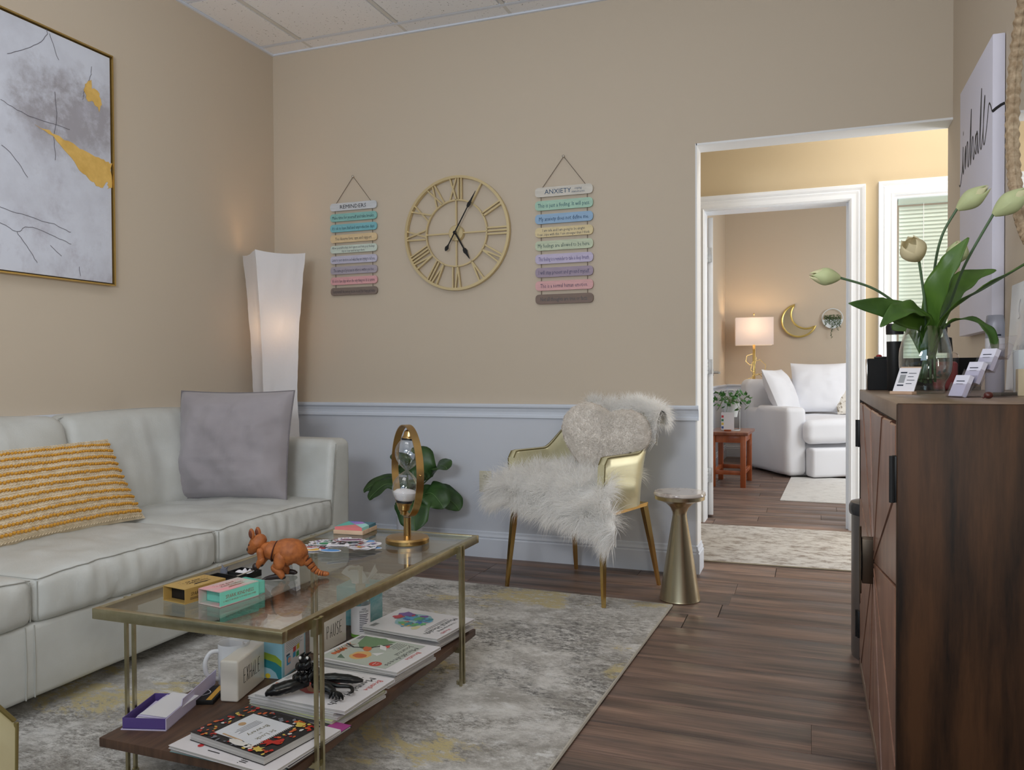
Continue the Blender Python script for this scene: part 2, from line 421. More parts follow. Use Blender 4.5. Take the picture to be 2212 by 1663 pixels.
while y < FY:
    if y < YB-.1: x0, x1 = (-3.0, XR)
    elif y < Y2: x0, x1 = (-1.0, 2.2)
    else: x0, x1 = (FX, 1.2)
    yw = min(PW, FY-y)
    x = x0-rn.random()*PL
    while x < x1:
        a, c2 = max(x, x0), min(x+PL, x1); L = c2-a
        if L > .03:
            k = (round(L, 2), round(yw, 3))
            if k not in pm:
                q = B(); q.rbox((0, 0, 0), (k[0]-.0016, yw-.0016, .01), .0016, 1, 1); pm[k] = q.build('floor_board', m_wood, floor); o = pm[k]
            else: o = pm[k].copy(); C.objects.link(o)
            o.location = ((a+c2)/2, y+yw/2, -.005)
        x += PL
    y += PW; row += 1
# mouldings
def molding(name, prof, A, Bp, normal, m=None, kind='structure'):
    A, Bp, n = Vector(A), Vector(Bp), Vector(normal); vs = []; k = len(prof)
    for P in (A, Bp):
        for d, z in prof: vs.append(P+n*d+Vector((0, 0, z)))
    fs = [(i, (i+1) % k, k+(i+1) % k, k+i) for i in range(k)]+[tuple(range(k))[::-1], tuple(range(k, 2*k))]
    q = B(); q.add(vs, fs); o = q.build(name, m or m_trim, smooth=False); bm_fix(o); o['kind'] = kind; return o
import bmesh
def bm_fix(o):
    bm = bmesh.new(); bm.from_mesh(o.data); bmesh.ops.recalc_face_normals(bm, faces=bm.faces); bm.to_mesh(o.data); bm.free()
RAIL = [(0, .758), (.012, .758), (.012, .772), (.008, .776), (.010, .79), (.017, .806), (.028, .815), (.030, .824), (.030, .832), (0, .832)]
BASE = [(0, 0), (.016, 0), (.016, .098), (.011, .104), (.014, .112), (.008, .124), (.007, .136), (0, .14)]
molding('trim_back_rail', RAIL, (XL, YB, 0), (OL+.012, YB, 0), (0, -1, 0))
molding('trim_left_rail', RAIL, (XL, -3, 0), (XL, YB, 0), (1, 0, 0))
molding('baseboard_back', BASE, (XL, YB, 0), (OL, YB, 0), (0, -1, 0))
molding('baseboard_left', BASE, (XL, -3, 0), (XL, YB, 0), (1, 0, 0))
molding('baseboard_opening', BASE, (OL, YB-.0165, 0), (OL, YB+WT+.016, 0), (1, 0, 0))
b = B(); b.box(OL-.004, OL+.004, YB-.001, YB+WT+.002, .14, OH+.004); b.box(OL, XR, YB-.001, YB+WT+.002, OH-.006, OH+.004); structure(b.build('trim_opening_lining', m_white, smooth=False))
molding('trim_far_rail', [(d, z+.016) for d, z in RAIL], (FX, FY, 0), (2.2, FY, 0), (0, -1, 0))
molding('trim_far_left_rail', [(d, z+.016) for d, z in RAIL], (FX, Y2+Y2T, 0), (FX, FY, 0), (1, 0, 0))
molding('baseboard_far_left', BASE, (FX, Y2+Y2T, 0), (FX, FY, 0), (1, 0, 0))
molding('baseboard_far_back', BASE, (FX, FY, 0), (2.2, FY, 0), (0, -1, 0))
# casings with stepped mitred mouldings
m_case = mat('gloss_white_casing', rgb(236, 240, 246), .3)
def casing(name, x0, x1, z1, wd, y, z0=0, bottom=False):
    """x0..x1, z1 = inner opening; profile steps outward"""
    st = [(0, .010), (.010, .016), (.012, .012), (.035, .013), (.05, .018), (.056, .014), (.07, .022), (wd-.004, .026), (wd, .020)]
    vs = []; fs = []
    for d, t in st:
        for px, pz in ((x0-d, z0 if not bottom else z0-d), (x0-d, z1+d), (x1+d, z1+d), (x1+d, z0 if not bottom else z0-d)): vs.append((px, y-t, pz))
    for d in (wd, 0):
        for px, pz in ((x0-d, z0 if not bottom else z0-d), (x0-d, z1+d), (x1+d, z1+d), (x1+d, z0 if not bottom else z0-d)): vs.append((px, y, pz))
    n = len(vs)//4; sides = 4 if bottom else 3
    for i in range(n):
        j = (i+1) % n
        for k in range(sides): l = (k+1) % 4; fs.append((i*4+k, i*4+l, j*4+l, j*4+k))
    if not bottom: fs += [tuple(4*i for i in range(n)), tuple(4*i+3 for i in range(n))]
    q = B(); q.add(vs, fs); o = q.build(name, m_case, smooth=False); bm_fix(o); return structure(o)
d1 = casing('door_1', DL+.012, DR-.006, DH-.006, .09, Y2)
q = B(); q.box(DL, DL+.012, Y2-.002, Y2+Y2T+.01, 0, DH); q.box(DR-.012, DR, Y2-.002, Y2+Y2T+.01, 0, DH); q.box(DL+.012, DR-.012, Y2-.002, Y2+Y2T+.01, DH-.012, DH)
q.box(DR-.024, DR-.012, Y2+.05, Y2+.09, 0, DH-.012); q.build('jamb', m_case, d1, smooth=False)
# window of the hallway wall
wn = casing('window_1', WL, WR, W1, .085, Y2, W0, True)
q = B(); fr = .02
q.box(WL, WL+fr, Y2, Y2+.1, W0, W1); q.box(WR-fr, WR, Y2, Y2+.1, W0, W1); q.box(WL+fr, WR-fr, Y2, Y2+.1, W1-fr, W1); q.box(WL+fr, WR-fr, Y2, Y2+.1, W0, W0+fr); q.build('window_frame', m_case, wn, smooth=False)
q = B(); q.box(WL+fr, WR-fr, Y2+.096, Y2+.1, W0+fr, W1-fr); q.build('pane', glass('window_glass'), wn, smooth=False)
# blinds
m_slat = translucent('pale_green_white_slat', rgb(214, 226, 216), .35, .5)
bl = thing('window_blind', 'pale mint white horizontal slatted blind in the hallway window behind the tulips', 'blind', ((WL+WR)/2, Y2+.055, W0+.03))
q = B(); q.box(-.38, .38, -.02, .02, 1.13, 1.165); q.build('head_rail', m_slat, bl, smooth=False)
q = B(); q.box(-.375, .375, -.013, .013, .0, .012); q.build('bottom_rail', m_slat, bl, smooth=False)
q = B(); q.M = Matrix.Rotation(R(62), 4, 'X')
q.add([(-.375, -.0135, 0), (.375, -.0135, 0), (.375, 0, .0022), (-.375, 0, .0022), (.375, .0135, 0), (-.375, .0135, 0)], [(0, 1, 2, 3), (3, 2, 4, 5)])
s0 = q.build('slat', m_slat, bl); s0.location = (0, 0, .024)
z = .024+.0235
while z < 1.125:
    o = s0.copy(); C.objects.link(o); o.location = (0, 0, z); z += .0235
for x in (-.24, .24):
    q = B(); q.tube([(x, -.013, .01), (x, -.013, 1.14)], .0014, 6); q.build('ladder_cord', m_white, bl)
# door leaf, open into the far room
m_hinge = mat('brushed_hinge', rgb(200, 204, 208), .35, .6)
leaf = thing('door_leaf', 'white door leaf standing open into the far room with three hinges on its edge', 'door', (DL+.012, Y2+Y2T+.03, .012), R(6.8))
q = B(); q.rbox((.0175, .45, 1.02), (.035, .88, 2.03), .003, 1, 1); q.build('panel', m_case, leaf)
for z in (.28, 1.02, 1.78):
    q = B(); q.rbox((.015, .0, z), (.03, .006, .1), .002, 1, 1)
    for k in range(4): q.cyl((-.004, -.002, z-.05+k*.026), .0055, .022, 8)
    for dx, dz in ((.02, -.03), (.024, 0), (.02, .03)): q.ell((dx, -.004, z+dz), (.003, .002, .003), 8, 4)
    q.build('hinge', m_hinge, leaf)
h = B(); h.M = Matrix.Translation((.035, .8, .98)) @ Matrix.Rotation(R(90), 4, 'Y'); h.cyl((0, 0, 0), .028, .012, 16); h.cyl((0, 0, .01), .011, .045, 12)
h.M = Matrix.Identity(4); h.tube([(.085, .8, .98), (.09, .76, .98), (.088, .69, .975)], [.01, .0085, .008], 8); h.build('lever_handle', mat('satin_nickel', rgb(190, 188, 184), .3, 1), leaf)
# ------------------------------------------------------------------ rug
m_rug = mat('abstract_woven_rug', rgb(178, 174, 166), .9, sheen=.2)
nt = m_rug.node_tree; bs = nt.nodes['Principled BSDF']
tc = nn(nt, 'ShaderNodeTexCoord')
def tn(scale, det=5, rough=.6, st=(1, 1, 1), off=(0, 0, 0), dist=0):
    mp = nn(nt, 'ShaderNodeMapping'); mp.inputs['Scale'].default_value = st; mp.inputs['Location'].default_value = off
    nt.links.new(tc.outputs['Object'], mp.inputs[0]); n = nn(nt, 'ShaderNodeTexNoise')
    n.inputs['Scale'].default_value = scale; n.inputs['Detail'].default_value = det; n.inputs['Roughness'].default_value = rough; n.inputs['Distortion'].default_value = dist
    nt.links.new(mp.outputs[0], n.inputs[0]); return n.outputs[0]
def ramp(src, lo, hi):
    r = nn(nt, 'ShaderNodeMapRange'); r.inputs[1].default_value = lo; r.inputs[2].default_value = hi; nt.links.new(src, r.inputs[0]); return r.outputs[0]
def mixc(fac, a, bb):
    m = nn(nt, 'ShaderNodeMix', data_type='RGBA')
    nt.links.new(fac, m.inputs[0])
    for i, q in ((6, a), (7, bb)):
        if isinstance(q, tuple): m.inputs[i].default_value = q
        else: nt.links.new(q, m.inputs[i])
    return m.outputs[2]
def mul(a, bb):
    m = nn(nt, 'ShaderNodeMath', operation='MULTIPLY'); nt.links.new(a, m.inputs[0]); nt.links.new(bb, m.inputs[1]); return m.outputs[0]
base = mixc(ramp(tn(4.2, 10, .8, (1, 1.3, 1), (3, 1, 0), .3), .44, .60), rgb(216, 213, 208), rgb(160, 155, 147))
base = mixc(ramp(tn(11, 8, .8, (1, 1.8, 1)), .54, .64), base, rgb(226, 225, 223))
spk = ramp(tn(42, 7, .85, (1, 1.9, 1)), .44, .58)
base = mixc(mul(spk, ramp(tn(2.2, 7, .7, (1, 1, 1), (4, 4, 0), .4), .45, .56)), base, rgb(118, 112, 103))
yel = mul(ramp(tn(1.5, 8, .72, (1, 1.4, 1), (7.3, 2.2, 0), .5), .55, .585), ramp(tn(17, 6, .85, (1, 1.6, 1), (1, 1, 0)), .42, .50))
base = mixc(yel, base, rgb(196, 180, 128))
drk = mul(ramp(tn(1.25, 8, .75, (1, 1.3, 1), (1.7, 5.2, 0), .5), .53, .60), spk)
base = mixc(drk, base, rgb(80, 77, 72))
nt.links.new(base, bs.inputs['Base Color'])
bp = nn(nt, 'ShaderNodeBump'); bp.inputs['Strength'].default_value = .8; bp.inputs['Distance'].default_value = .006
nt.links.new(tn(85, 4, .7, (1, 2.2, 1)), bp.inputs['Height']); nt.links.new(bp.outputs[0], bs.inputs['Normal'])
RUGZ = .012
rug = thing('area_rug', 'large grey and cream abstract rug with yellow patches under the coffee table', 'rug', (-1.79, 1.93, 0), R(-2.2))
b = B(); b.rbox((0, 0, .006), (2.36, 3.08, .012), .004, (40, 50, 1), 1, lambda p: (p[0]+.004*nz((p[0], p[1], 0), 9)*(abs(p[0]) > 1.1), p[1]+.006*nz((p[0], p[1], 3), 14)*(abs(p[1]) > 1.45), p[2])); b.build('pile', m_rug, rug)
for x in (1.18, -1.18):
    b = B(); b.tube([(x, -1.54, .006), (x, 1.54, .006)], .0065, 6, flat=(1, .8)); b.build('bound_edge', mat('cream_binding', rgb(186, 180, 168), .9), rug)
# ------------------------------------------------------------------ white leather sofa
m_lea = mat('white_leather', rgb(203, 205, 202), .42, col2=rgb(191, 192, 187), scale=5, bump=.32, bscale=170, bdist=.002)
m_seam = mat('grey_seam', rgb(166, 166, 161), .7)
sofa = thing('leather_sofa', 'long white leather sofa along the left wall with three seat cushions', 'sofa', (-2.53, 2.03, 0))
def S(p): return (p[0]+2.53, p[1]-2.03, p[2])
def wr(p, a=.006, s=7): return a*nz(p, s)+a*.5*nz(p, s*2.3)
b = B(); b.rbox(S((-2.517, 2.03, .178)), (.866, 2.62, .215), .018, (4, 20, 3), 2, lambda p: (p[0]+wr(p, .003), p[1], p[2])); b.build('base', m_lea, sofa)
b = B()
for y in (1.64, 1.668, 2.43):
    b.tube([S((-2.084, y, .283)), S((-2.081, y, .18)), S((-2.084, y, .075))], .002, 5)
b.build('seam', mat('cream_stitching', rgb(176, 176, 170), .7), sofa)
for x in (-2.86, -2.2):
    for y in (.85, 3.22):
        q = B(); q.cyl(S((x, y, .012)), .025, .06, 12); q.build('foot', mat('black_foot', rgb(22, 22, 22), .5), sofa)
def arm(y0, y1, sgn):
    def fn(p):
        t = max(0, min(1, (p[2]+.1)/.41)); x, y, z = p
        y += sgn*.045*t*(1 if sgn*y < 0 else .12); z += .02*max(0, -x/.43)*max(0, z/.3)
        return (x+wr(p, .003), y+wr(p, .004, 5), z)
    q = B(); q.rbox(S((-2.515, (y0+y1)/2, .38)), (.87, abs(y1-y0), .62), .04, (8, 2, 8), 4, fn); o = q.build('arm', m_lea, sofa)
    q = B(); yy = y0+.018*sgn if sgn > 0 else y1
    pts = [S((-2.079, y0+sgn*(.012+.04*t), .3+.34*t)) for t in (0, .3, .6, .9)]+[S((-2.084, y0+sgn*.068, .668))]
    q.tube(cr(pts, 6), .0022, 5); q.tube([Vector(p)+Vector((-.0, sgn*.012, -.004)) for p in cr(pts, 6)], .0018, 5); q.build('seam', m_seam, o)
arm(3.168, 3.362, 1); arm(.92, .70, -1)
b = B(); b.rbox(S((-2.88, 2.03, .43)), (.19, 2.3, .74), .05, (2, 10, 4), 3); b.build('back_frame', m_lea, sofa)
for y0, y1, sd in ((.92, 1.60, 1), (1.60, 2.35, 2), (2.35, 3.17, 3)):
    W = y1-y0-.004
    def fn(p, W=W, sd=sd):
        x, y, z = p; t = (z+.22)/.44
        bul = (1-(2*y/W)**4)*(1-(2*z/.44)**4)
        if x > 0: x += .028*bul+wr((p[0]+sd, p[1]*1.3, p[2]*.3), .017, 6)-.012*max(0, nz((sd*5, p[1]*9, p[2]*2), 1)-.1)*bul
        z += .012*(1-(2*y/W)**2)*(z > .1)
        return (x-.085*t, y+wr(p, .003), z)
    q = B(); q.rbox(S((-2.735, (y0+y1)/2, .615)), (.16, W, .44), .05, (3, 32, 14), 3, fn); o = q.build('back_cushion', m_lea, sofa)
    q = B(); q.tube(cr([S((-2.752, y0+.012, .60)), S((-2.79, y0+.012, .79)), S((-2.80, y0+.05, .832)), S((-2.80, (y0+y1)/2, .847)), S((-2.80, y1-.05, .832)), S((-2.79, y1-.012, .79)), S((-2.752, y1-.012, .60))], 8), .0028, 5); q.build('piping', m_seam, o)
for y0, y1, sd in ((.92, 1.667, 4), (1.669, 2.424, 5), (2.426, 3.20, 6)):
    W = y1-y0-.003
    def fn(p, W=W, sd=sd):
        x, y, z = p; u = 2*y/W; v = 2*x/.66
        e = (1-u**6)*(1-v**4)
        if z > 0: z += .028*(1-u**4)*(1-.6*v*v)+wr((p[0]*2+sd, p[1]*2, 0), .009, 5)*e
        if x > .25: x += .022*(1-u**4)*(1-(2*z/.15)**2 if abs(z) < .075 else 0)+wr((p[1]*3+sd, z*1.0, sd), .010, 7)*(1-u**6)-.011*max(0, nz((p[1]*13+sd*3, z*3, sd), 1)-.08)*(1-u**6)
        return (x, y, z)
    q = B(); q.rbox(S((-2.408, (y0+y1)/2, .350)), (.66, W, .135), .03, (16, 44, 8), 3, fn); o = q.build('seat_cushion', m_lea, sofa)
    q = B(); cy = (y0+y1)/2; L = []
    for i in range(41):
        k = -1+2*i/40; py = k*(W/2-.010)
        p = fn(Vector((.33-.0075, py, .0675-.0075))); L.append(S((-2.408+p[0]+.001, cy+p[1], .350+p[2]+.001)))
    back = []
    for sg in (-1, 1):
        E = []
        for i in range(9):
            p = fn(Vector((.30-.5*i/8, sg*(W/2-.010), .0675-.010))); E.append(S((-2.408+p[0], cy+p[1], .350+p[2]+.001)))
        back.append(E)
    q.tube(back[0][::-1]+L+back[1], .0018, 5)
    for sg in (-1, 1): q.tube([S((-2.408+p[0]+.001, cy+p[1], .350+p[2])) for p in [fn(Vector((.33-.009, sg*(W/2-.009), .055-.11*i/6))) for i in range(7)]], .0022, 5)
    q.build('piping', m_seam, o)
# pillows
def pillow_fn(w, h, t, seed=0, wr_amp=.012, ear=.09):
    def pt(u, v, side):
        x = w/2*u*(1-ear*(1-v*v)); z = h/2*v*(1-ear*(1-u*u))
        k = max(0, (1-abs(u)**2.6))*max(0, (1-abs(v)**2.6)); y = t/2*k**.55
        y += wr_amp*nz((u*1.5+seed, v*1.5, side*3), 2.2)*k**.3
        y += wr_amp*.5*abs(nz((u*5+seed, v*5, side*3), 1))*k**.3
        return Vector((x, -side*y, z))
    return pt
def pillow(name, label, w, h, t, m, loc, rz, rx, seed, pm=None, group=None, ear=.09, n=26, wa=.012):
    P = thing(name, label, 'pillow', loc, rz, group, rx=rx); f = pillow_fn(w, h, t, seed, wa, ear); q = B(); off = Vector((0, 0, h/2))
    sm = lambda a: math.sin((a-.5)*PI)*.5+.5*(0) if False else (2*a-1)
    q.grid(lambda a, c: f(sm(a), sm(c), 1)+off, n, n); q.grid(lambda a, c: f(-sm(a), sm(c), -1)+off, n, n)
    q.build('cover', m, P, ang=80)
    if pm:
        q = B(); L = []
        for k in range(4):
            for i in range(10):
                a = -1+2*i/10; u, v = [(a, -1), (1, a), (-a, 1), (-1, -a)][k]; L.append(f(u, v, 1)+off)
        q.tube(L, .004, 6, closed=True); q.build('piping', pm, P)
    return P, f, off
m_grey = mat('grey_velvet_cotton', rgb(150, 144, 148), .85, col2=rgb(160, 154, 158), scale=5, sheen=.3, bump=.2, bscale=350)
pillow('grey_pillow', 'square plain grey pillow leaning in the far corner of the sofa', .545, .50, .21, m_grey, (-2.455, 2.935, .432), R(14), R(-12), 1, mat('grey_piping', rgb(120, 115, 118), .85), ear=.045, wa=.024, n=40)
m_knit = mat('cream_chunky_weave', rgb(226, 210, 182), .9, col2=rgb(206, 188, 158), scale=40, bump=.5, bscale=140, bdist=.004)
m_bob = mat('mustard_yarn', rgb(205, 150, 58), .9, bump=.4, bscale=200)
P, f, off = pillow('lumbar_pillow', 'long cream knitted lumbar pillow with rows of mustard yellow bobbles', .78, .36, .13, m_knit, (-2.455, 2.07, .432), R(91), R(-31), 5, ear=.05, wa=.006)
rn = random.Random(3)
for r in range(11):
    v = -.84+1.66*r/10; q = B()
    for i in range(54):
        u = -.955+1.91*i/53; p = f(u, v, 1)+off; p2 = f(u, v+.02, 1)+off
        q.at(p+Vector((0, -.002, rn.uniform(-.002, .002))), 0, 0, rn.uniform(.2, .8)); q.ell((0, 0, 0), (.0066, .008, .0060), 8, 5)
    q.build('bobble_row', m_bob, P)
q = B()
for r in range(34):
    v = -.95+1.9*r/33
    for i in range(60):
        u = -.97+1.94*(i+.5*(r % 2))/60
        if u > .97: continue
        p = f(u, v, 1)+off; q.at(p, 0, 0, .45 if r % 2 else -.45); q.ell((0, 0, 0), (.0085, .0035, .003), 5, 3)
o = q.build('knit_stitches', m_knit, P); o['kind'] = 'stuff'
# ------------------------------------------------------------------ coffee table
m_brass = mat('antique_brass', rgb(188, 181, 150), .32, 1, col2=rgb(174, 165, 132), scale=30, aniso=.3)
m_gold = mat('polished_gold', rgb(226, 194, 126), .16, 1)
m_shelf = mat('walnut_shelf', rgb(98, 72, 56), .5, col2=rgb(74, 54, 43), scale=6, detail=6, stretch=(12, 1, 1), bump=.1)
TZ, SZ = .455, .145
table = thing('coffee_table', 'brass framed glass top coffee table with a dark wood lower shelf', 'table', (-1.305, 1.94, 0))
def Tt(p): return (p[0]+1.305, p[1]-1.94, p[2])
TX0, TX1, TY0, TY1 = -1.57, -1.04, 1.405, 2.475
def tb(name, x0, x1, y0, y1, z0, z1, m, r=.0015):
    q = B(); q.rbox(Tt(((x0+x1)/2, (y0+y1)/2, (z0+z1)/2)), (x1-x0, y1-y0, z1-z0), r, 1, 1); return q.build(name, m, table)
tb('rail', TX0, TX1, TY0, TY0+.018, TZ-.025, TZ, m_brass); tb('rail', TX0, TX1, TY1-.018, TY1, TZ-.025, TZ, m_brass)
tb('rail', TX0, TX0+.018, TY0+.018, TY1-.018, TZ-.025, TZ, m_brass); tb('rail', TX1-.018, TX1, TY0+.018, TY1-.018, TZ-.025, TZ, m_brass)
q = B(); q.box(TX0+.018+1.305, TX1-.018+1.305, TY0+.018-1.94, TY1-.018-1.94, TZ-.008, TZ-.001); q.build('glass_top', glass('table_glass', (.93, .95, .92, 1), .085), table, smooth=False)
tb('shelf', TX0, TX1-.005, 1.42, 2.455, SZ-.022, SZ, m_shelf, .002)
for x, s in ((TX1+.009, 1), (TX0-.009, -1)):
    for y in (1.525, 2.312):
        q = B()
        for dy in (-.0115, .0115): q.tube([Tt((x, y+dy, RUGZ)), Tt((x, y+dy, TZ-.002))], .0055, 4)
        q.box(*[a+1.305 for a in sorted((x-s*.012, x-s*.002))], y-.014-1.94, y+.014-1.94, TZ-.042, TZ-.006)
        q.box(*[a+1.305 for a in sorted((x-s*.022, x-s*.002))], y-.010-1.94, y+.010-1.94, SZ-.030, SZ-.016)
        q.lathe([(0, 0), (.008, .001), (.008, .012), (0, .012)], 10, Tt((x-s*.012, y, RUGZ)))
        q.build('leg', m_brass, table, ang=30)
# ------------------------------------------------------------------ paper floor lamp in the corner
m_paper = translucent('crinkled_white_paper', rgb(226, 224, 226), .05, .85, .5, 55)
lamp = thing('paper_floor_lamp', 'tall white paper floor lamp with square tapering shade in the corner', 'floor lamp', (-2.785, 3.72, 0), R(52))
q = B(); NZ, NS = 30, 12
def lf(a, t):
    z = .03+1.63*t
    s = np.interp(z, [.03, .5, .85, 1.15, 1.45, 1.66], [.118, .104, .094, .100, .118, .135])
    tw = R(np.interp(z, [0, 1.66], [6, 0])); k = a*4; side = int(k) % 4; e = (k-int(k))*2-1
    bow = .012*(1-e*e)*math.sin(PI*t)
    x, y = [(e, -1), (1, e), (-e, 1), (-1, -e)][side]; nx, ny = [(0, -1), (1, 0), (0, 1), (-1, 0)][side]
    x, y = x*s-nx*bow, y*s-ny*bow
    c = .0045*nz((x*6, y*6, z*1.3), 4)+.003*nz((x*9, y*9, z*2.2), 9)
    x += nx*c; y += ny*c
    if t > .97: z -= .012*(1-e*e)
    return (x*math.cos(tw)-y*math.sin(tw), x*math.sin(tw)+y*math.cos(tw), z)
q.grid(lf, 4*NS, 60, cu=True); q.build('paper_shade', m_paper, lamp, ang=50)
q = B(); q.rbox((0, 0, .015), (.22, .22, .03), .004, 1, 1); q.tube([(0, 0, .02), (0, 0, 1.08)], .008, 8); q.cyl((0, 0, 1.08), .02, .06, 12); q.build('stand', mat('black_metal', rgb(20, 20, 20), .5, .6), lamp)
q = B(); q.ell((0, 0, 1.19), (.03, .03, .045), 14, 8); q.build('bulb', mat('lit_warm_bulb', rgb(255, 190, 110), .5, emis=4), lamp)
pl = bpy.data.lights.new('lamp_bulb_light', 'POINT'); pl.energy = 2.8; pl.color = (1, .68, .38); pl.shadow_soft_size = .05
po = bpy.data.objects.new('lamp_bulb_light', pl); C.objects.link(po); po.location = (-2.785, 3.72, 1.26)
# ------------------------------------------------------------------ gold armchair
m_gleat = mat('metallic_gold_leather', rgb(216, 210, 174), .28, .35, col2=rgb(208, 201, 162), scale=4, bump=.15, bscale=220, bdist=.001)
m_gseam = mat('gold_seam', rgb(120, 108, 66), .6, .3)
def armchair(label, loc, rz, fl=0.0, fr=0.0):
    ch = thing('gold_armchair', label, 'armchair', loc, rz)
    TH = .038; zb = .40
    def H(s):
        d = abs(s); return .637+.19*(lambda x: x*x*(3-2*x))(max(0, min(1, (.60-d)/.38)))+.004*d-.03*max(0, (d-.955)/.045)**2
    def plan(s, f, off=0):
        wv = .262+.018*f-off; yb = .185+.125*f*f-off; yf = -.235; Rr = .19
        d = abs(s)*1.0; L1 = yb-Rr-yf; L2 = Rr*PI/2; L3 = wv-Rr; tot = L1+L2+L3; a = (1-d)*tot
        if a < L1: x, y = wv, yf+a
        elif a < L1+L2: t = (a-L1)/Rr; x, y = wv-Rr+Rr*math.cos(t), yb-Rr+Rr*math.sin(t)
        else: x, y = wv-Rr-(a-L1-L2), yb
        return (x if s > 0 else -x), y
    prof = [(0, 0), (.2, 0), (.4, 0), (.6, 0), (.8, 0), (.94, 0), (.985, .006), (1.0, .019), (.985, .032), (.94, .038), (.75, .038), (.5, .038), (.25, .038), (.0, .038)]
    def sh(a, c):
        s = -1+2*a; i = min(int(round(c*(len(prof)-1))), len(prof)-1); f, off = prof[i]
        h = H(s); z = zb+(h-zb)*f; x, y = plan(s, f*(h-zb)/.43, off)
        return (x, y-.012*(1-f)*0, z)
    q = B(); q.grid(sh, 56, len(prof)-1)
    n = len(prof); vs = [sh(0, i/(n-1)) for i in range(n)]; q.add(vs, [tuple(range(n))]); vs = [sh(1, i/(n-1)) for i in range(n)]; q.add(vs, [tuple(range(n))[::-1]])
    o = q.build('shell_back', m_gleat, ch, ang=50); bm_fix(o)
    q = B()
    for off in (.003, .035):
        q.tube([(lambda s: (plan(s, (H(s)-zb)/.43, off)+(H(s)-.004,)))(-1+2*i/60) for i in range(61)], .0028, 5)
    for s in (-1, 1):
        q.tube([(plan(s, f*.55, .002)[0], -.236, zb+(H(1)-zb)*f) for f in (0, .3, .6, .97)], .0025, 5)
    q.build('seam', m_gseam, o)
    q = B(); q.rbox((0, -.055, .435), (.41, .36, .085), .03, (6, 6, 2), 3, lambda p: (p[0], p[1], p[2]+(.015*(1-(p[0]/.205)**2)*(1-(p[1]/.18)**2) if p[2] > 0 else 0))); q.build('seat', m_gleat, ch)
    q = B()
    fr_ = [(-.25, -.225), (.25, -.225), (.215, .18), (-.215, .18)]
    q.tube([(x, y, .388) for x, y in fr_], .0115, 4, closed=True, up=(0, 0, 1)); q.build('seat_frame', m_gold, ch)
    for (x0, y0, x1, y1, zz) in ((-.243, -.218, -.27, -.25, fl), (.243, -.218, .27, -.25, fr), (-.205, .172, -.24, .25, 0), (.205, .172, .24, .25, 0)):
        q = B(); q.tube([(x0, y0, .388), (x0+(x1-x0)*.5, y0+(y1-y0)*.5, .2), (x1, y1, zz)], [.019, .0145, .0095], 4, up=(.3, 1, 0)); q.build('leg', m_gold, ch, ang=30)
    return ch
ch = armchair('gold leather armchair with tapered gold legs under a white fur throw, by the back wall', (-.975, 3.60, 0), R(-20.5), .0, RUGZ)
armchair('second gold leather armchair whose arm just enters the lower left corner of the photo', (-1.120, .437, RUGZ), R(172))
m_fur = translucent('white_long_fur', rgb(255, 254, 252), .5, .6)
m_furb = mat('white_fur_backing', rgb(226, 222, 216), .9)
CM = Matrix.Translation((-.975, 3.60, 0)) @ Matrix.Rotation(R(-20.5), 4, 'Z')
def fur_piece(name, label, fn, N, length, nu=26, nv=26, seed=0, grav=.9, spread=.45, flip=1, clump_s=9, width=.0022):
    T = thing(name, label, 'fur throw', CM.translation, R(-20.5)); q = B(); q.grid(fn, nu, nv); q.grid(lambda a, c: Vector(fn(1-a, c))+Vector((0, .012, -.012)), nu, nv)
    q.build('hide', m_furb, T, ang=90)
    rs = np.random.RandomState(seed); A = rs.rand(N); Cc = rs.rand(N); roots = []; norms = []; cl = []
    for a, c in zip(A, Cc):
        p = Vector(fn(a, c)); e = .01; da = Vector(fn(min(a+e, 1), c))-Vector(fn(max(a-e, 0), c)); dc = Vector(fn(a, min(c+e, 1)))-Vector(fn(a, max(c-e, 0)))
        nrm = dc.cross(da)*flip
        nrm = nrm.normalized() if nrm.length > 1e-9 else Vector((0, 0, 1))
        roots.append(p); norms.append(nrm); v = noise.noise_vector(p*clump_s)*1.7; cl.append(v)
    strands('fur', roots, norms, length, width, m_fur, T, spread, grav, clump=np.array([tuple(v) for v in cl]))
    return T
def seatfur(a, c):
    # a: across, c: from back of the seat over the front edge and down
    x0, x1 = np.interp(c, [0, .3, .55, .8, 1], [-.205, -.21, -.275, -.298, -.27]), np.interp(c, [0, .3, .55, .8, 1], [.19, .21, .30, .40, .40])
    x = x0+(x1-x0)*a
    path = [(.14, .535), (.03, .535), (-.10, .54), (-.22, .528), (-.29, .485), (-.325, .44), (-.335, .395)]
    ys = np.interp(c*6, range(7), [p[0] for p in path]); zs = np.interp(c*6, range(7), [p[1] for p in path])
    zs += -.05*max(0, c-.35)*(2*a-1)*.9-.03*max(0, x-.27)/.1
    ys -= .03*max(0, c-.4)*abs(2*a-1)
    ys += .02*nz((x*5, c*3, 1)); zs += .022*nz((x*6, c*4, 0))-.02*(x > 0)*c
    return (x, ys-.01, zs)
fur_piece('fur_seat_throw', 'shaggy white fur throw spread over the armchair seat and hanging in front', seatfur, 38000, .085, seed=1, grav=1.0, spread=.34, clump_s=16, width=.0018)
def backfur(a, c):
    x = -.17+.47*a; path = [(.215, .70), (.23, .80), (.262, .845), (.298, .84), (.315, .78)]
    y = np.interp(c*4, range(5), [p[0] for p in path]); z = np.interp(c*4, range(5), [p[1] for p in path]); d = max(0, (a-.55)/.45)
    return (x, y-.09*d*d, z-.02*d*d+.008*nz((x*8, c*3, 4)))
fur_piece('fur_back_throw', 'white fur throw draped over the top of the gold armchair back behind the heart pillow', backfur, 14000, .058, 18, 14, 2, .8, .42, -1, 14, .0018)
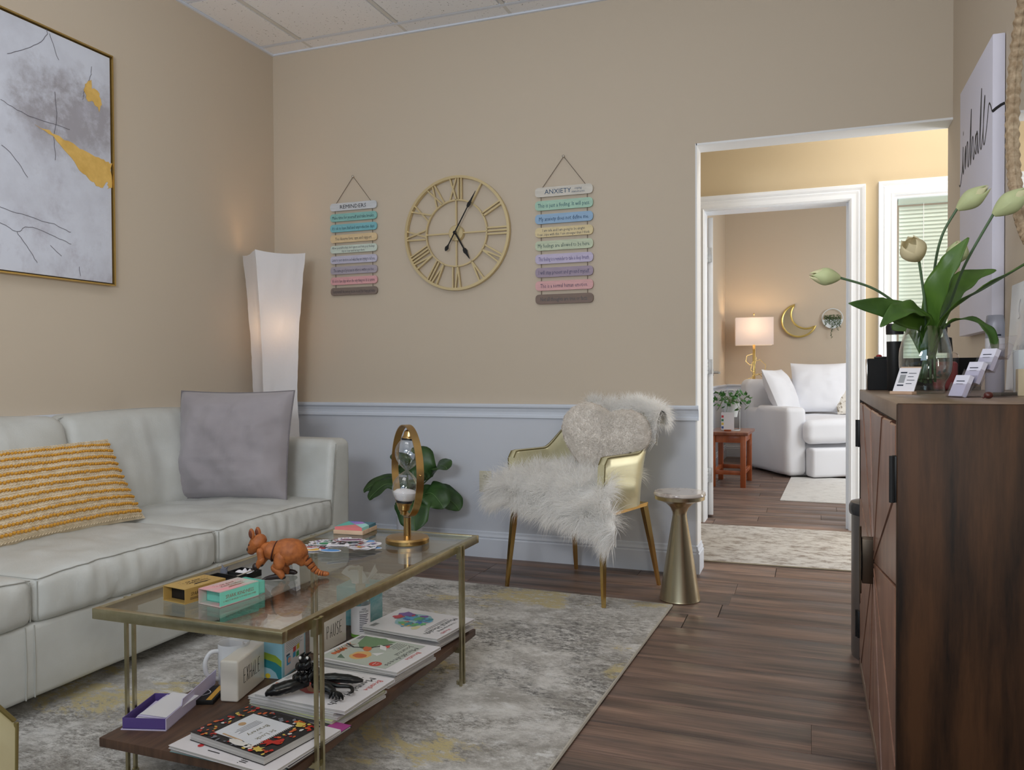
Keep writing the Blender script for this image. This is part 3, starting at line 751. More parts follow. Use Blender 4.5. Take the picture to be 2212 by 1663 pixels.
# heart pillow
def heart(t):
    x = 16*math.sin(t)**3; y = 13*math.cos(t)-5*math.cos(2*t)-2*math.cos(3*t)-math.cos(4*t)+5.2*math.exp(-(min(t, 2*PI-t)/.5)**2); return x/16, (y+2.5)/14.5
hp = thing('heart_pillow', 'fluffy beige heart shaped pillow leaning on the gold armchair', 'pillow', tuple(CM @ Vector((.085, -.065, .475))), R(2), rx=R(-20), ry=R(10))
m_ted = mat('beige_teddy_fleece', rgb(242, 235, 226), .95, col2=rgb(228, 220, 210), scale=30, sheen=.4, bump=.5, bscale=150, bdist=.004)
HB = np.array([(heart(2*PI*i/160)[0]*.205, heart(2*PI*i/160)[1]*.20) for i in range(160)])
_s = np.linalg.norm(np.diff(np.vstack([HB, HB[:1]]), axis=0), axis=1); HC = np.concatenate([[0], np.cumsum(_s)])/_s.sum()
def hf(a, r, side):
    t = 2*PI*a; x, y = heart(t); cx, cy = 0, .12
    px, pz = (cx+(x-cx)*r)*.205, (cy+(y-cy)*r)*.20; dd = float(np.sqrt(((HB-(px, pz))**2).sum(1)).min()); sm = 1; k = .066*(1-math.exp(-dd/.022))**.7
    return Vector((px, -side*k*sm+.004*nz((px*20, pz*20, side)), pz+.185))
q = B(); q.grid(lambda a, r: hf(a, r, 1), 64, 12, cu=True); q.grid(lambda a, r: hf(1-a, r, -1), 64, 12, cu=True); q.build('cover', m_ted, hp, ang=80)
q = B(); q.tube([hf(i/64, 1.0, 1) for i in range(64)], .004, 5, closed=True); q.build('piping', mat('beige_piping', rgb(176, 163, 150), .9), hp)
rs = np.random.RandomState(5); rt = []; nm = []
for i in range(30000):
    a, r = float(np.interp(rs.rand(), HC, np.linspace(0, 1, 161))), rs.rand()**.5; p = hf(a, r, 1); rt.append(p); v = p-Vector((0, .12, .185)); nm.append(v.normalized())
strands('fleece', rt, nm, .010, .0013, m_ted, hp, .6, .1, segs=2)
# ------------------------------------------------------------------ brass drink table
dt = thing('drink_table', 'small brass pedestal drink table with a round pale marble top', 'side table', (-.535, 3.545, 0))
m_sat = mat('satin_champagne_brass', rgb(214, 200, 168), .26, 1, aniso=.6)
q = B(); q.lathe([(0, 0), (.086, 0), (.089, .004), (.087, .012), (.030, .372), (.031, .385), (.040, .405), (.060, .425), (.088, .437), (.104, .441), (.108, .443), (.108, .458), (.0, .458)], 48, (0, 0, 0)); q.build('pedestal', m_sat, dt, ang=35)
q = B(); q.lathe([(0, .458), (.108, .458), (.112, .462), (.112, .470), (.108, .475), (0, .475)], 48); q.build('marble_top', mat('pink_grey_marble', rgb(214, 204, 196), .12, col2=rgb(168, 154, 146), scale=14, detail=8, lo=.5, hi=.62, stretch=(1, .4, 1), coat=.5), dt)
# ------------------------------------------------------------------ sunburst cabinet
m_wal = mat('dark_walnut_side', rgb(76, 50, 31), .5, col2=rgb(30, 20, 13), scale=2.6, detail=7, lo=.38, hi=.60, stretch=(5, 5, .5), bump=.08, bscale=30, spec=.25, noise_rough=.65)
m_top = mat('pale_walnut_top', rgb(138, 116, 98), .36, col2=rgb(108, 86, 70), scale=3, detail=6, stretch=(5, .8, 1), bump=.05)  # lighter, greyer walnut tone than the sides
m_slw = mat('lit_walnut_slat', rgb(150, 110, 90), .30, col2=rgb(118, 82, 66), scale=5, detail=5, stretch=(1, 3, .8), rnd=.12)  # same wood as the sides; light on the front painted in as lighter tone
m_blk = mat('black_iron', rgb(16, 16, 18), .5)
CX0, CX1, CY0, CY1, CZ = .153, .580, 1.655, 2.865, .938
cab = thing('sunburst_cabinet', 'dark walnut two door cabinet with sunburst slatted doors against the right wall', 'cabinet', (.3665, 2.26, 0))
def K(p): return (p[0]-.3665, p[1]-2.26, p[2])
def kb(name, x0, x1, y0, y1, z0, z1, m, par=None, r=.003):
    q = B(); q.rbox(K(((x0+x1)/2, (y0+y1)/2, (z0+z1)/2)), (x1-x0, y1-y0, z1-z0), r, 1, 1); return q.build(name, m, par or cab)
kb('top_board', CX0, CX1, CY0+.022, CY1-.022, CZ-.034, CZ, m_top)
kb('side_panel', CX0, CX1, CY0, CY0+.022, .03, CZ, m_wal); kb('side_panel', CX0, CX1, CY1-.022, CY1, .03, CZ, m_wal)
kb('bottom_board', CX0, CX1, CY0+.022, CY1-.022, .03, .058, m_top); kb('back_panel', CX1-.012, CX1, CY0+.022, CY1-.022, .058, CZ-.034, m_wal)
kb('plinth', CX0+.04, CX1-.02, CY0+.04, CY1-.04, 0, .03, m_wal)
CYM, CZM = 2.26, .505
for dn, (y0, y1) in enumerate(((CY0+.024, CYM-.0012), (CYM+.0012, CY1-.024))):
    z0, z1 = .060, CZ-.037
    dr = kb('door', CX0+.012, CX0+.028, y0, y1, z0, z1, mat('dark_groove_wood', rgb(38, 24, 18), .6))
    sgn = -1 if dn == 0 else 1; hw = y1-y0
    def hit(ang):
        dx, dz = math.sin(ang), math.cos(ang); ts = []
        if dx > 1e-6: ts.append(hw/dx)
        if dz > 1e-6: ts.append((z1-CZM)/dz)
        if dz < -1e-6: ts.append((z0-CZM)/dz)
        t = min(ts); return (dx*t, dz*t)
    NS_ = 11
    for i in range(NS_):
        a0, a1 = PI*i/NS_, PI*(i+1)/NS_; p0, p1 = hit(a0), hit(a1); poly = [(0, 0), p0]
        for cn in ((hw, z1-CZM), (hw, z0-CZM)):
            ca = math.atan2(cn[0], cn[1])
            if a0+1e-4 < ca < a1-1e-4: poly.append(cn)
        poly.append(p1); cxp = sum(p[0] for p in poly)/len(poly); czp = sum(p[1] for p in poly)/len(poly)
        off = []
        for p in poly:
            d = Vector((p[0]-cxp, p[1]-czp)); L = d.length; off.append(Vector((cxp, czp))+d*max(0, 1-.0075/max(L, .01)))
        poly = [(sgn*p[0], p[1]) for p in off]
        q = B(); q.M = Matrix.Translation(K((CX0+.012, CYM, CZM))) @ Matrix(((0, 0, 1, 0), (1, 0, 0, 0), (0, 1, 0, 0), (0, 0, 0, 1)))
        n = len(poly); A_ = sum(poly[j][0]*poly[(j+1) % n][1]-poly[(j+1) % n][0]*poly[j][1] for j in range(n))
        if A_ < 0: poly = poly[::-1]
        cc = Vector((sum(p[0] for p in poly)/n, sum(p[1] for p in poly)/n)); th = .0105+.002*(i % 2)
        ins = [Vector(p)+(cc-Vector(p))*min(.5, .004/max((cc-Vector(p)).length, .01)) for p in poly]
        vs = [(p[0], p[1], 0) for p in poly]+[(p[0], p[1], -th+.003) for p in poly]+[(p[0], p[1], -th) for p in ins]
        fs = [tuple(range(2*n, 3*n))[::-1]]+[(j, (j+1) % n, n+(j+1) % n, n+j)[::-1] for j in range(n)]+[(n+j, n+(j+1) % n, 2*n+(j+1) % n, 2*n+j)[::-1] for j in range(n)]
        q.add(vs, fs); o = q.build('slat', m_slw, dr, ang=15); bm_fix(o)
    yh = CY0+.018 if dn == 0 else CY1-.018
    for zc in (.795, .17):
        q = B(); q.rbox(K((CX0-.001, yh, zc)), (.012, .02, .088), .002, 1, 1); q.tube([K((CX0-.008, yh+sgn*.009, zc-.044)), K((CX0-.008, yh+sgn*.009, zc+.044))], .005, 8); q.build('hinge', m_blk, dr)
    q = B(); q.rbox(K((CX0-.012, CYM+sgn*.012, CZM+.005)), (.03, .016, .115), .002, 1, 1)
    q.grid(lambda a, c, s=sgn: K((CX0-.030+.010*(2*a-1)**2*0, CYM+s*(.001+.03*c*math.sin(PI*a)**.6), CZM+.005-.085+.17*a)), 16, 4)
    q.tube([K((CX0-.030, CYM+sgn*.003, CZM-.082)), K((CX0-.030, CYM+sgn*.003, CZM+.092))], .003, 6)
    q.build('handle', mat('aged_bronze', rgb(96, 82, 68), .38, .9), dr)
# ------------------------------------------------------------------ steel bin behind the cabinet
bn = thing('pedal_bin', 'slim brushed steel waste bin half hidden beyond the far end of the cabinet', 'waste bin', (.245, 3.06, 0))
q = B(); q.lathe([(0, 0), (.105, 0), (.108, .01), (.108, .50), (.0, .50)], 32, (0, 0, 0)); q.build('body', mat('brushed_steel', rgb(150, 150, 152), .35, .9), bn)
q = B(); q.lathe([(.114, .50), (.116, .51), (.116, .528), (.110, .54), (.06, .551), (0, .554)], 32); q.build('lid', mat('dark_grey_lid', rgb(52, 54, 58), .25), bn)
# ------------------------------------------------------------------ painting on the left wall
def pic_frame(name, label, cat, x, y0, y1, z0, z1, dep):
    return thing(name, label, cat, (x, (y0+y1)/2, (z0+z1)/2))
pt = thing('abstract_painting', 'large abstract painting with grey and gold patches in a thin gold frame', 'painting', (XL, 2.08, 1.923))
m_can = mat('abstract_canvas', rgb(210, 213, 222), .55)
nt = m_can.node_tree; bs = nt.nodes['Principled BSDF']; tc = nn(nt, 'ShaderNodeTexCoord')
base = mixc(ramp(tn(2.2, 6, .65, (1, 1, 1), (2, 3, 1)), .45, .66), rgb(212, 216, 228), rgb(194, 196, 207))
gp = nn(nt, 'ShaderNodeVectorMath', operation='DISTANCE'); mp = nn(nt, 'ShaderNodeMapping'); mp.inputs['Scale'].default_value = (0, 1, 1.5); nt.links.new(tc.outputs['Object'], mp.inputs[0])
nt.links.new(mp.outputs[0], gp.inputs[0]); gp.inputs[1].default_value = (0, .52, .28); dist = nn(nt, 'ShaderNodeMath', operation='MULTIPLY_ADD'); nt.links.new(tn(5, 6, .7, (1, 1, 1), (0, 0, 5)), dist.inputs[0]); dist.inputs[1].default_value = .55; nt.links.new(gp.outputs['Value'], dist.inputs[2])
base = mixc(mul(ramp(dist.outputs[0], .62, .46), ramp(tn(10, 6, .7, (1, 1, 1), (9, 0, 0)), .3, .55)), base, rgb(164, 161, 168))
base = mixc(mul(ramp(tn(1.4, 7, .7, (1, 1.2, 1), (8, 8, 2)), .54, .64), ramp(tn(7, 6, .7), .4, .6)), base, rgb(178, 176, 187))
nt.links.new(base, bs.inputs['Base Color'])
PY0, PY1, PZ0, PZ1 = 1.36, 2.808, 1.402, 2.443
q = B(); q.box(.008, .030, PY0-2.08+.012, PY1-2.08-.012, PZ0-1.923+.012, PZ1-1.923-.012); q.build('canvas', m_can, pt, smooth=False)
q = B(); w_ = .006
for a in ((PY0, PY1, PZ0, PZ0+w_), (PY0, PY1, PZ1-w_, PZ1), (PY0, PY0+w_, PZ0+w_, PZ1-w_), (PY1-w_, PY1, PZ0+w_, PZ1-w_)): q.box(0, .04, a[0]-2.08, a[1]-2.08, a[2]-1.923, a[3]-1.923)
q.build('frame', mat('brushed_gold_frame', rgb(190, 158, 92), .35, .9), pt, smooth=False)
q = B(); q.box(.0, .007, PY0-2.08+.006, PY1-2.08-.006, PZ0-1.923+.006, PZ1-1.923-.006); q.build('shadow_gap', m_blk, pt, smooth=False)
MYZ = lambda x, y, z: Matrix.Translation((x, y, z)) @ Matrix(((0, 0, 1, 0), (1, 0, 0, 0), (0, 1, 0, 0), (0, 0, 0, 1)))   # local XY -> world YZ, facing +X
q = B(MYZ(.0305, -2.08, -1.923))
def jag(pts, amp, n=5, seed=1):
    rn = random.Random(seed); out = []
    for i in range(len(pts)):
        a, b_ = Vector(pts[i]), Vector(pts[(i+1) % len(pts)])
        for k in range(n): p = a.lerp(b_, k/n); out.append((p.x+rn.uniform(-amp, amp), p.y+rn.uniform(-amp, amp)))
    return out
q.prism(jag([(2.42, 2.02), (2.50, 2.015), (2.60, 1.99), (2.70, 1.97), (2.76, 1.965), (2.796, 1.955), (2.796, 1.845), (2.78, 1.84), (2.775, 1.87), (2.74, 1.832), (2.69, 1.85), (2.63, 1.885), (2.57, 1.94), (2.50, 2.0)], .006, 4), 0, .0012)
q.prism(jag([(2.665, 2.275), (2.69, 2.295), (2.70, 2.265), (2.735, 2.255), (2.745, 2.21), (2.735, 2.175), (2.70, 2.205), (2.675, 2.20), (2.66, 2.24)], .006, 3, 4), 0, .0012)
q.build('gold_leaf', mat('gold_leaf', rgb(232, 192, 108), .5, .1, col2=rgb(214, 172, 90), scale=18), pt, smooth=False)
q = B(MYZ(.0306, -2.08, -1.923)); rn = random.Random(9)
for L in ([(2.48, 2.44), (2.47, 2.40), (2.40, 2.33), (2.30, 2.27)], [(2.49, 2.42), (2.53, 2.33)], [(2.51, 2.19), (2.52, 2.10), (2.505, 2.0), (2.51, 1.9)], [(2.27, 2.08), (2.36, 2.055), (2.5, 2.05), (2.58, 2.05)], [(2.25, 1.66), (2.35, 1.645), (2.5, 1.63), (2.58, 1.61)], [(2.25, 1.6), (2.33, 1.575), (2.38, 1.6), (2.5, 1.58), (2.58, 1.56)], [(2.33, 1.57), (2.38, 1.51), (2.42, 1.46)], [(2.48, 1.54), (2.53, 1.5)], [(2.70, 2.36), (2.69, 2.31), (2.66, 2.24), (2.65, 2.2)], [(2.27, 1.9), (2.33, 1.86), (2.38, 1.80)], [(2.62, 1.47), (2.625, 1.43)], [(1.7, 2.2), (1.8, 2.0), (2.0, 1.9)], [(1.5, 1.7), (1.8, 1.6), (2.1, 1.66)]):
    q.line([(p[0]+rn.uniform(-.003, .003), p[1]+rn.uniform(-.003, .003)) for p in cr([(a, c, 0) for a, c in L], 5)], .0022)
q.build('pencil_lines', mat('graphite', rgb(96, 92, 100), .8), pt, smooth=False)
# ------------------------------------------------------------------ wall clock
MXZ = lambda x, y, z: Matrix.Translation((x, y, z)) @ Matrix(((1, 0, 0, 0), (0, 0, -1, 0), (0, 1, 0, 0), (0, 0, 0, 1)))   # local XY -> world XZ, facing -Y
ck = thing('wall_clock', 'round open gold skeleton clock with Roman numerals and black hands', 'clock', (-1.803, YB, 1.758))
m_ckg = mat('champagne_gold_metal', rgb(216, 198, 154), .35, .8)
F = MXZ(0, -.022, 0)
def ring(q, r0, r1, z0, z1, seg=72):
    q.grid(lambda a, c: [((r0 if k in (0, 3) else r1)*math.cos(2*PI*a), (r0 if k in (0, 3) else r1)*math.sin(2*PI*a), (z0 if k < 2 else z1)) for k in (int(round(c*4)) % 4,)][0], seg, 4, cu=True, cv=True)
q = B(F); ring(q, .297, .311, -.014, .010); q.build('outer_ring', m_ckg, ck)
q = B(F); ring(q, .176, .184, -.006, .006); q.build('inner_ring', m_ckg, ck)
def bar(q, p0, p1, wd=.0085, z0=-.006, z1=.006):
    a, c = Vector(p0), Vector(p1); t = (c-a).normalized(); n = Vector((-t.y, t.x))*wd/2; q.prism([a+n, a-n, c-n, c+n], z0, z1)
for k, num in enumerate(['XII', 'I', 'II', 'III', 'IV', 'V', 'VI', 'VII', 'VIII', 'IX', 'X', 'XI']):
    q = B(F); an = -R(30*k); ca, sa = math.cos(an), math.sin(an)
    wd = {'I': .017, 'V': .042, 'X': .046}; W = sum(wd[c] for c in num); x = -W/2
    P = lambda s, r: (s*ca-r*sa, s*sa+r*ca)
    r0, r1 = .181, .300
    for c in num:
        if c == 'I': bar(q, P(x+.0085, r0), P(x+.0085, r1))
        if c == 'V': bar(q, P(x+.006, r1), P(x+.021, r0)); bar(q, P(x+.036, r1), P(x+.021, r0), z0=-.0055, z1=.0055)
        if c == 'X': bar(q, P(x+.004, r1), P(x+.042, r0)); bar(q, P(x+.042, r1), P(x+.004, r0), z0=-.004, z1=.004)
        x += wd[c]
    q.build('numeral', m_ckg, ck, smooth=False)
for k in range(4):
    q = B(F); a = k*PI/2; bar(q, (.03*math.cos(a), .03*math.sin(a)), (.178*math.cos(a), .178*math.sin(a)), .008, -.004, .004); q.build('spoke', m_ckg, ck, smooth=False)
q = B(F); q.cyl((0, 0, -.02), .043, .028, 40, bev=.002); q.build('hub', m_ckg, ck)
m_hand = mat('black_clock_hand', rgb(14, 13, 13), .4)
def hand(name, ang, segs, z):
    q = B(F @ Matrix.Rotation(-R(ang), 4, 'Z')); n = len(segs); q.prism([(-w_, r) for r, w_ in segs]+[(w_, r) for r, w_ in segs[::-1]], z, z+.003); q.build(name, m_hand, ck, smooth=False)
hand('minute_hand', 30, [(-.112, .001), (-.104, .008), (-.092, .0115), (-.082, .006), (-.07, .003), (0, .0035), (.15, .0028), (.158, .008), (.172, .010), (.19, .005), (.23, .002), (.248, .0008)], .022)
hand('hour_hand', 150, [(-.01, .004), (0, .0045), (.098, .004), (.106, .010), (.12, .0125), (.135, .007), (.168, .001)], .014)
q = B(F); q.cyl((0, 0, .006), .009, .024, 16, bev=.002); q.build('hand_pin', m_hand, ck)
# ------------------------------------------------------------------ hanging board signs
m_rope = mat('thin_grey_cord', rgb(120, 108, 98), .9)
m_ink = mat('dark_navy_ink', rgb(34, 40, 58), .8)
m_nail = mat('steel_push_pin', rgb(196, 190, 178), .3, .7)
def sign(label, hook, ztop, zbot, bw, bh, lines, title_m):
    sg = thing('hanging_board_sign', label, 'wall sign', (hook[0], YB, hook[1]))
    n = len(lines); z = lambda i: (ztop+(zbot-ztop)*i/(n-1))-hook[1]
    for i, (tx, colr, ic) in enumerate(lines):
        q = B(MXZ(0, -.012, z(i))); h, ww = bh/2, bw/2; pl = []
        rr = h*.75
        for cx, cy, a0 in ((ww-rr, h-rr, 0), (-ww+rr, h-rr, 90), (-ww+rr, -h+rr, 180), (ww-rr, -h+rr, 270)):
            pl += [(cx+rr*math.cos(R(a0+t)), cy+rr*math.sin(R(a0+t))) for t in (0, 30, 60, 90)]
        q.prism(pl, -.004, .004)
        o = q.build('board', mat('board_%d_%d_%d' % colr, rgb(*[int(c*.84+36) for c in colr]), .6, col2=rgb(*[int(c*.80+34) for c in colr]), scale=20, stretch=(1, 1, 6)), sg, smooth=False)
        q = B(MXZ(0, -.0162, z(i)))
        for j, (t, wf, hf_, dx, dy) in enumerate(tx): q.text(t, dx*bw, dy*bh, wf*bw, hf_*bh, .0003)
        q.build('lettering', mat('ink_%d_%d_%d' % ic, rgb(*ic), .8), o, smooth=False)
    q = B()
    for s in (-1, 1):
        q.tube([(0, -.012, 0), (s*bw*.385, -.011, z(0)+bh*.4)], .0016, 5)
        for i in range(n-1): q.tube([(s*bw*.40, -.010, z(i)-bh*.35), (s*bw*.40, -.010, z(i+1)+bh*.35)], .0018, 5)
    q.build('cord', m_rope, sg)
    q = B(); q.tube([(0, 0, 0), (0, -.016, 0)], .0025, 8); q.ell((0, -.018, 0), (.007, .005, .007), 12, 6); q.build('push_pin', m_nail, sg)
L1 = lambda t, w_=.9, h=.42: [(t, w_, h, 0, 0)]
ik = (34, 44, 62)
sign('narrower hanging sign headed REMINDERS with nine pastel boards, left of the clock', (-2.452, 2.125), 1.957, 1.471, .306, .044, [
    ([('REMINDERS', .56, .5, 0, 0)], (206, 210, 216), (24, 26, 40)), (L1('Make time for yourself and take breaks.'), (126, 188, 182), ik), (L1("It's ok to have bad and unproductive days"), (112, 184, 196), ik),
    (L1('You deserve love, care and support', .78), (226, 196, 146), ik), ([("Allow yourself to feel, don't ignore and hide your feelings,", .92, .3, 0, .2), ('try to hear and accept them.', .5, .3, 0, -.22)], (206, 220, 206), ik),
    (L1('Listen to your emotions and what they are trying to tell you.', .92), (196, 192, 214), ik), (L1('The same good you see in others is within you too', .86), (168, 158, 172), ik),
    (L1("It's ok to have days where the only thing you do is survive.", .92), (226, 160, 164), ik), (L1('Trust yourself, the journey you are on and that things get better', .92), (116, 98, 88), (66, 62, 72))], 0)
sign('wider hanging sign headed ANXIETY with nine pastel boards, right of the clock', (-1.197, 2.117), 1.940, 1.382, .312, .050, [
    ([('ANXIETY', .46, .48, -.1, .02), ('coping', .12, .26, .25, .18), ('statements', .22, .22, .25, -.16)], (214, 208, 196), (44, 78, 110)), (L1('This is just a feeling. It will pass.', .9), (164, 206, 182), (38, 82, 104)), (L1('My anxiety does not define me.', .86), (140, 178, 214), (34, 64, 104)),
    ([('I am safe and I am going to be alright.', .74, .28, 0, .2), ('I can cope with this. I am stronger than I think.', .9, .28, 0, -.22)], (226, 204, 150), (64, 72, 96)), (L1('My feelings are allowed to be here.', .9), (196, 208, 176), (58, 84, 86)),
    (L1('This feeling is a reminder to take a deep breath.', .88), (196, 184, 214), (66, 60, 120)), (L1('I will stay present and ground myself.', .88), (156, 138, 158), (72, 72, 104)),
    (L1('This is a normal human emotion.', .82), (222, 164, 164), (70, 70, 96)), (L1('Not all thoughts are true or facts.', .82), (112, 90, 78), (84, 88, 94))], 0)
# ------------------------------------------------------------------ wall socket
ou = thing('wall_socket', 'cream double wall socket low on the back wall beside the armchair', 'electrical outlet', (-1.648, YB, .41))
q = B(); q.rbox((0, -.003, 0), (.070, .007, .114), .003, 1, 2); q.build('cover_plate', mat('ivory_plastic', rgb(206, 200, 178), .4), ou)
q = B()
for dz in (-.027, .027): q.M = MXZ(0, -.0065, dz); q.lathe([(0, .0015), (.0155, .0015), (.017, 0)], 20); 
q.build('socket_face', mat('ivory_plastic_face', rgb(214, 208, 188), .35), ou)
q = B()
for dz in (-.027, .027):
    q.M = MXZ(0, -.0083, dz)
    for x in (-.006, .006): q.box(x-.0011, x+.0011, 0, .009, 0, .0004)
    q.cyl((0, -.007, 0), .0026, .0004, 10)
q.build('slots', m_blk, ou, smooth=False)
# ------------------------------------------------------------------ inhale canvas and rope mirror on the right wall
cv = thing('inhale_canvas', 'tall white canvas with the handwritten word inhale on the right wall', 'wall art', (XR, 3.295, 1.61))
q = B(); q.rbox((-.020, 0, 0), (.036, .60, .955), .003, 1, 1); q.build('canvas', mat('white_canvas', rgb(222, 220, 234), .7, bump=.1, bscale=500), cv)
MZY = lambda x, y, z: Matrix.Translation((x, y, z)) @ Matrix(((0, 0, -1, 0), (-1, 0, 0, 0), (0, 1, 0, 0), (0, 0, 0, 1)))   # local XY -> world -YZ, facing -X
q = B(MZY(-.0385, 0, .175))
W_ = [[(-.31, -.055), (-.285, -.06), (-.245, -.01), (-.225, .075), (-.232, .02), (-.222, -.03), (-.195, .02), (-.175, .065), (-.178, -.02), (-.150, .06), (-.128, .062), (-.128, -.015), (-.112, -.02), (-.09, .04), (-.062, .17), (-.066, .10), (-.075, -.03), (-.045, .05), (-.025, .055), (-.025, -.012), (-.01, -.02), (.02, .03), (.045, .058), (.052, .05), (.02, .05), (.012, .0), (.035, -.012), (.058, .05), (.056, .0), (.072, -.022), (.095, .04), (.125, .185), (.118, .1), (.108, .0), (.122, -.022), (.145, .015), (.18, .12), (.178, .14), (.165, .09), (.155, .01), (.175, -.02), (.215, .03), (.245, .09), (.268, .085), (.292, .06), (.3, .052)]]
for L in W_: q.tube([(p.x, p.y, 0) for p in cr([(a, c, 0) for a, c in L], 5)], .0034, 6, flat=(1, .25), up=(0, 0, 1))
q.blob(-.222, .125, .004, .009, .0005)
q.M = Matrix.Identity(4); q.M = MXZ(0, -.3006, .175)
q.tube([(-.0385, .052, 0), (-.027, .062, 0), (-.014, .071, 0), (-.003, .076, 0)], .0045, 6, flat=(1, .25), up=(0, 0, 1))
q.build('lettering', mat('black_brush_ink', rgb(30, 28, 30), .6), cv)
mr = thing('rope_mirror', 'round mirror with a twisted tan rope frame at the right edge of the photo', 'mirror', (XR, 2.385, 1.735))
q = B(MZY(-.012, 0, 0)); q.cyl((0, 0, 0), .42, .006, 64); q.build('mirror_glass', mat('silver_mirror', (.85, .87, .87, 1), .03, 1), mr)
q = B(); NR = 168
def rf(a, c):
    t = 2*PI*a; tw = 2*PI*c; k = .5+.5*math.cos(2*PI*(a*NR/2+c)); rr = .0145+.0045*k
    r = .432+rr*math.cos(tw); return (-.02-rr*math.sin(tw), -r*math.cos(t), r*math.sin(t))
q.grid(rf, 560, 8, cu=True, cv=True); q.build('rope_frame', mat('jute_rope', rgb(188, 166, 138), .85, col2=rgb(150, 126, 98), scale=60, bump=.3, bscale=200), mr)
# ------------------------------------------------------------------ leafy plant in a white pot
m_leaf = mat('dark_green_leaf', rgb(56, 88, 42), .42, col2=rgb(40, 66, 32), scale=14, bump=.15, bscale=40)
m_vein = mat('light_green_vein', rgb(96, 126, 76), .6)
def blade(q, path, widths, up=(0, 0, 1), fold=.25, nl=20, nw=6, wave=0, seed=0, m=0, twist=0):
    P = cr(path, 6); n = len(P); L = []
    wv = interp(widths, n); U = Vector(up)
    for i in range(n):
        t = (P[min(i+1, n-1)]-P[max(i-1, 0)]).normalized(); s = t.cross(U)
        if s.length < 1e-4: s = t.orthogonal()
        s.normalize(); nr = s.cross(t)
        a = twist*i/n; s, nr = s*math.cos(a)+nr*math.sin(a), nr*math.cos(a)-s*math.sin(a)
        row = []
        for k in range(nw+1):
            c = -1+2*k/nw; w_ = wv[i]/2
            row.append(P[i]+s*c*w_+nr*(abs(c)*fold*w_+wave*math.sin(i*.9+seed+c*2)*abs(c)*w_))
        L.append(row)
    vs = [p for r_ in L for p in r_]; W = nw+1
    q.add(vs, [(i*W+k, (i+1)*W+k, (i+1)*W+k+1, i*W+k+1) for i in range(n-1) for k in range(nw)], m); return P
def solid(o, t=.0012):
    md = o.modifiers.new('thickness', 'SOLIDIFY'); md.thickness = t; md.offset = 0
pl_ = thing('leafy_plant', 'big leaved green plant in a white cylinder pot on the floor behind the hourglass', 'potted plant', (-1.985, 3.78, 0))
q = B(); q.lathe([(0, .004), (.058, .004), (.062, 0), (.070, .25), (.066, .252), (.062, .235), (0, .23)], 32); q.build('pot', mat('matte_white_ceramic', rgb(222, 222, 228), .5), pl_)
q = B(); q.lathe([(.062, .232), (.03, .240), (0, .243)], 20); q.build('soil', mat('dark_soil', rgb(40, 32, 26), .95, bump=.6, bscale=120), pl_)
PL_ = [((.03, -.03, .26), (.10, -.02, .47), (.055, -.05, .60), .21, .15), ((-.02, .02, .26), (.10, .06, .45), (.235, -.03, .52), .17, .13), ((.02, -.02, .25), (.10, -.06, .38), (.245, -.10, .33), .22, .17),
       ((.03, -.04, .25), (.07, -.10, .36), (.135, -.20, .23), .23, .19), ((-.01, 0, .25), (-.05, .02, .42), (-.24, -.06, .385), .15, .10), ((0, -.02, .25), (-.03, -.04, .42), (-.16, -.14, .36), .18, .12),
       ((.01, 0, .25), (-.02, .01, .48), (-.06, -.06, .56), .15, .12), ((.02, .02, .25), (.08, .04, .36), (.27, .04, .30), .19, .15), ((.0, -.03, .25), (.05, -.04, .40), (.10, -.12, .45), .16, .13)]
PL_ = [tuple(Vector(c) if isinstance(c, tuple) else c for c in r_) for r_ in PL_]
for i, (a, bq, c, L, W) in enumerate(PL_):
    q = B(); q.tube(cr([a, a.lerp(bq, .5)+Vector((0, 0, .03)), bq], 6), .0035, 6); st = q.build('stem', m_vein, pl_)
    d = (c-bq); q = B(); dd = d.normalized(); mid = bq+d*.5+Vector((0, 0, .025))
    P = blade(q, [bq-dd*.03, bq+d*.12, mid, c-d*.12, c+Vector((0, 0, -.02))], [W*.45, W*.95, W, W*.72, W*.05], (0, -.55, 1), .18, wave=.08, seed=i)
    o = q.build('leaf', m_leaf, pl_); solid(o)
    q = B(); q.tube([p+Vector((0, -.002, .003)) for p in P], .0014, 5); q.build('midrib', m_vein, o)
# ------------------------------------------------------------------ hourglass on the coffee table
hg = thing('hourglass', 'gold ring framed hourglass with white sand on the coffee table', 'hourglass', (-1.212, 2.292, TZ), 0)
m_hgb = mat('brushed_warm_brass', rgb(178, 146, 94), .28, 1, aniso=.5)
m_cg = glass('clear_blown_glass', (.93, .95, .96, 1), .10, 0, 2.6)
q = B(); q.lathe([(0, 0), (.067, 0), (.070, .003), (.070, .014), (.066, .020), (.012, .023), (.0118, .026), (.0118, .082), (0, .082)], 48); q.build('base', m_hgb, hg, ang=30)
RZ, RR = .232, .147
d = Vector((.693, -.721, 0)); nrm = Vector((.721, .693, 0)); zz = Vector((0, 0, 1))
q = B()
def hr(a, c):
    k = int(round(c*4)) % 4; t = 2*PI*a; r = RR-.0035 if k in (0, 3) else RR; off = -.0115 if k < 2 else .0115
    return Vector((0, 0, RZ))+(d*math.sin(t)+zz*math.cos(t))*r+nrm*off
q.grid(hr, 96, 4, cu=True, cv=True); q.build('ring', m_hgb, hg, ang=30)
tl_ = Matrix.Translation((0, 0, RZ)) @ Matrix.Rotation(R(4), 4, 'Y') @ Matrix.Rotation(R(-3), 4, 'X')
prof = [(.024, -.098), (.031, -.092), (.040, -.075), (.043, -.058), (.039, -.038), (.026, -.018), (.010, -.004), (.0055, 0), (.010, .004), (.026, .018), (.039, .038), (.043, .058), (.040, .075), (.031, .092), (.024, .098)]
pp = [(p.x, p.y) for p in cr([(a, c, 0) for a, c in prof], 4)]
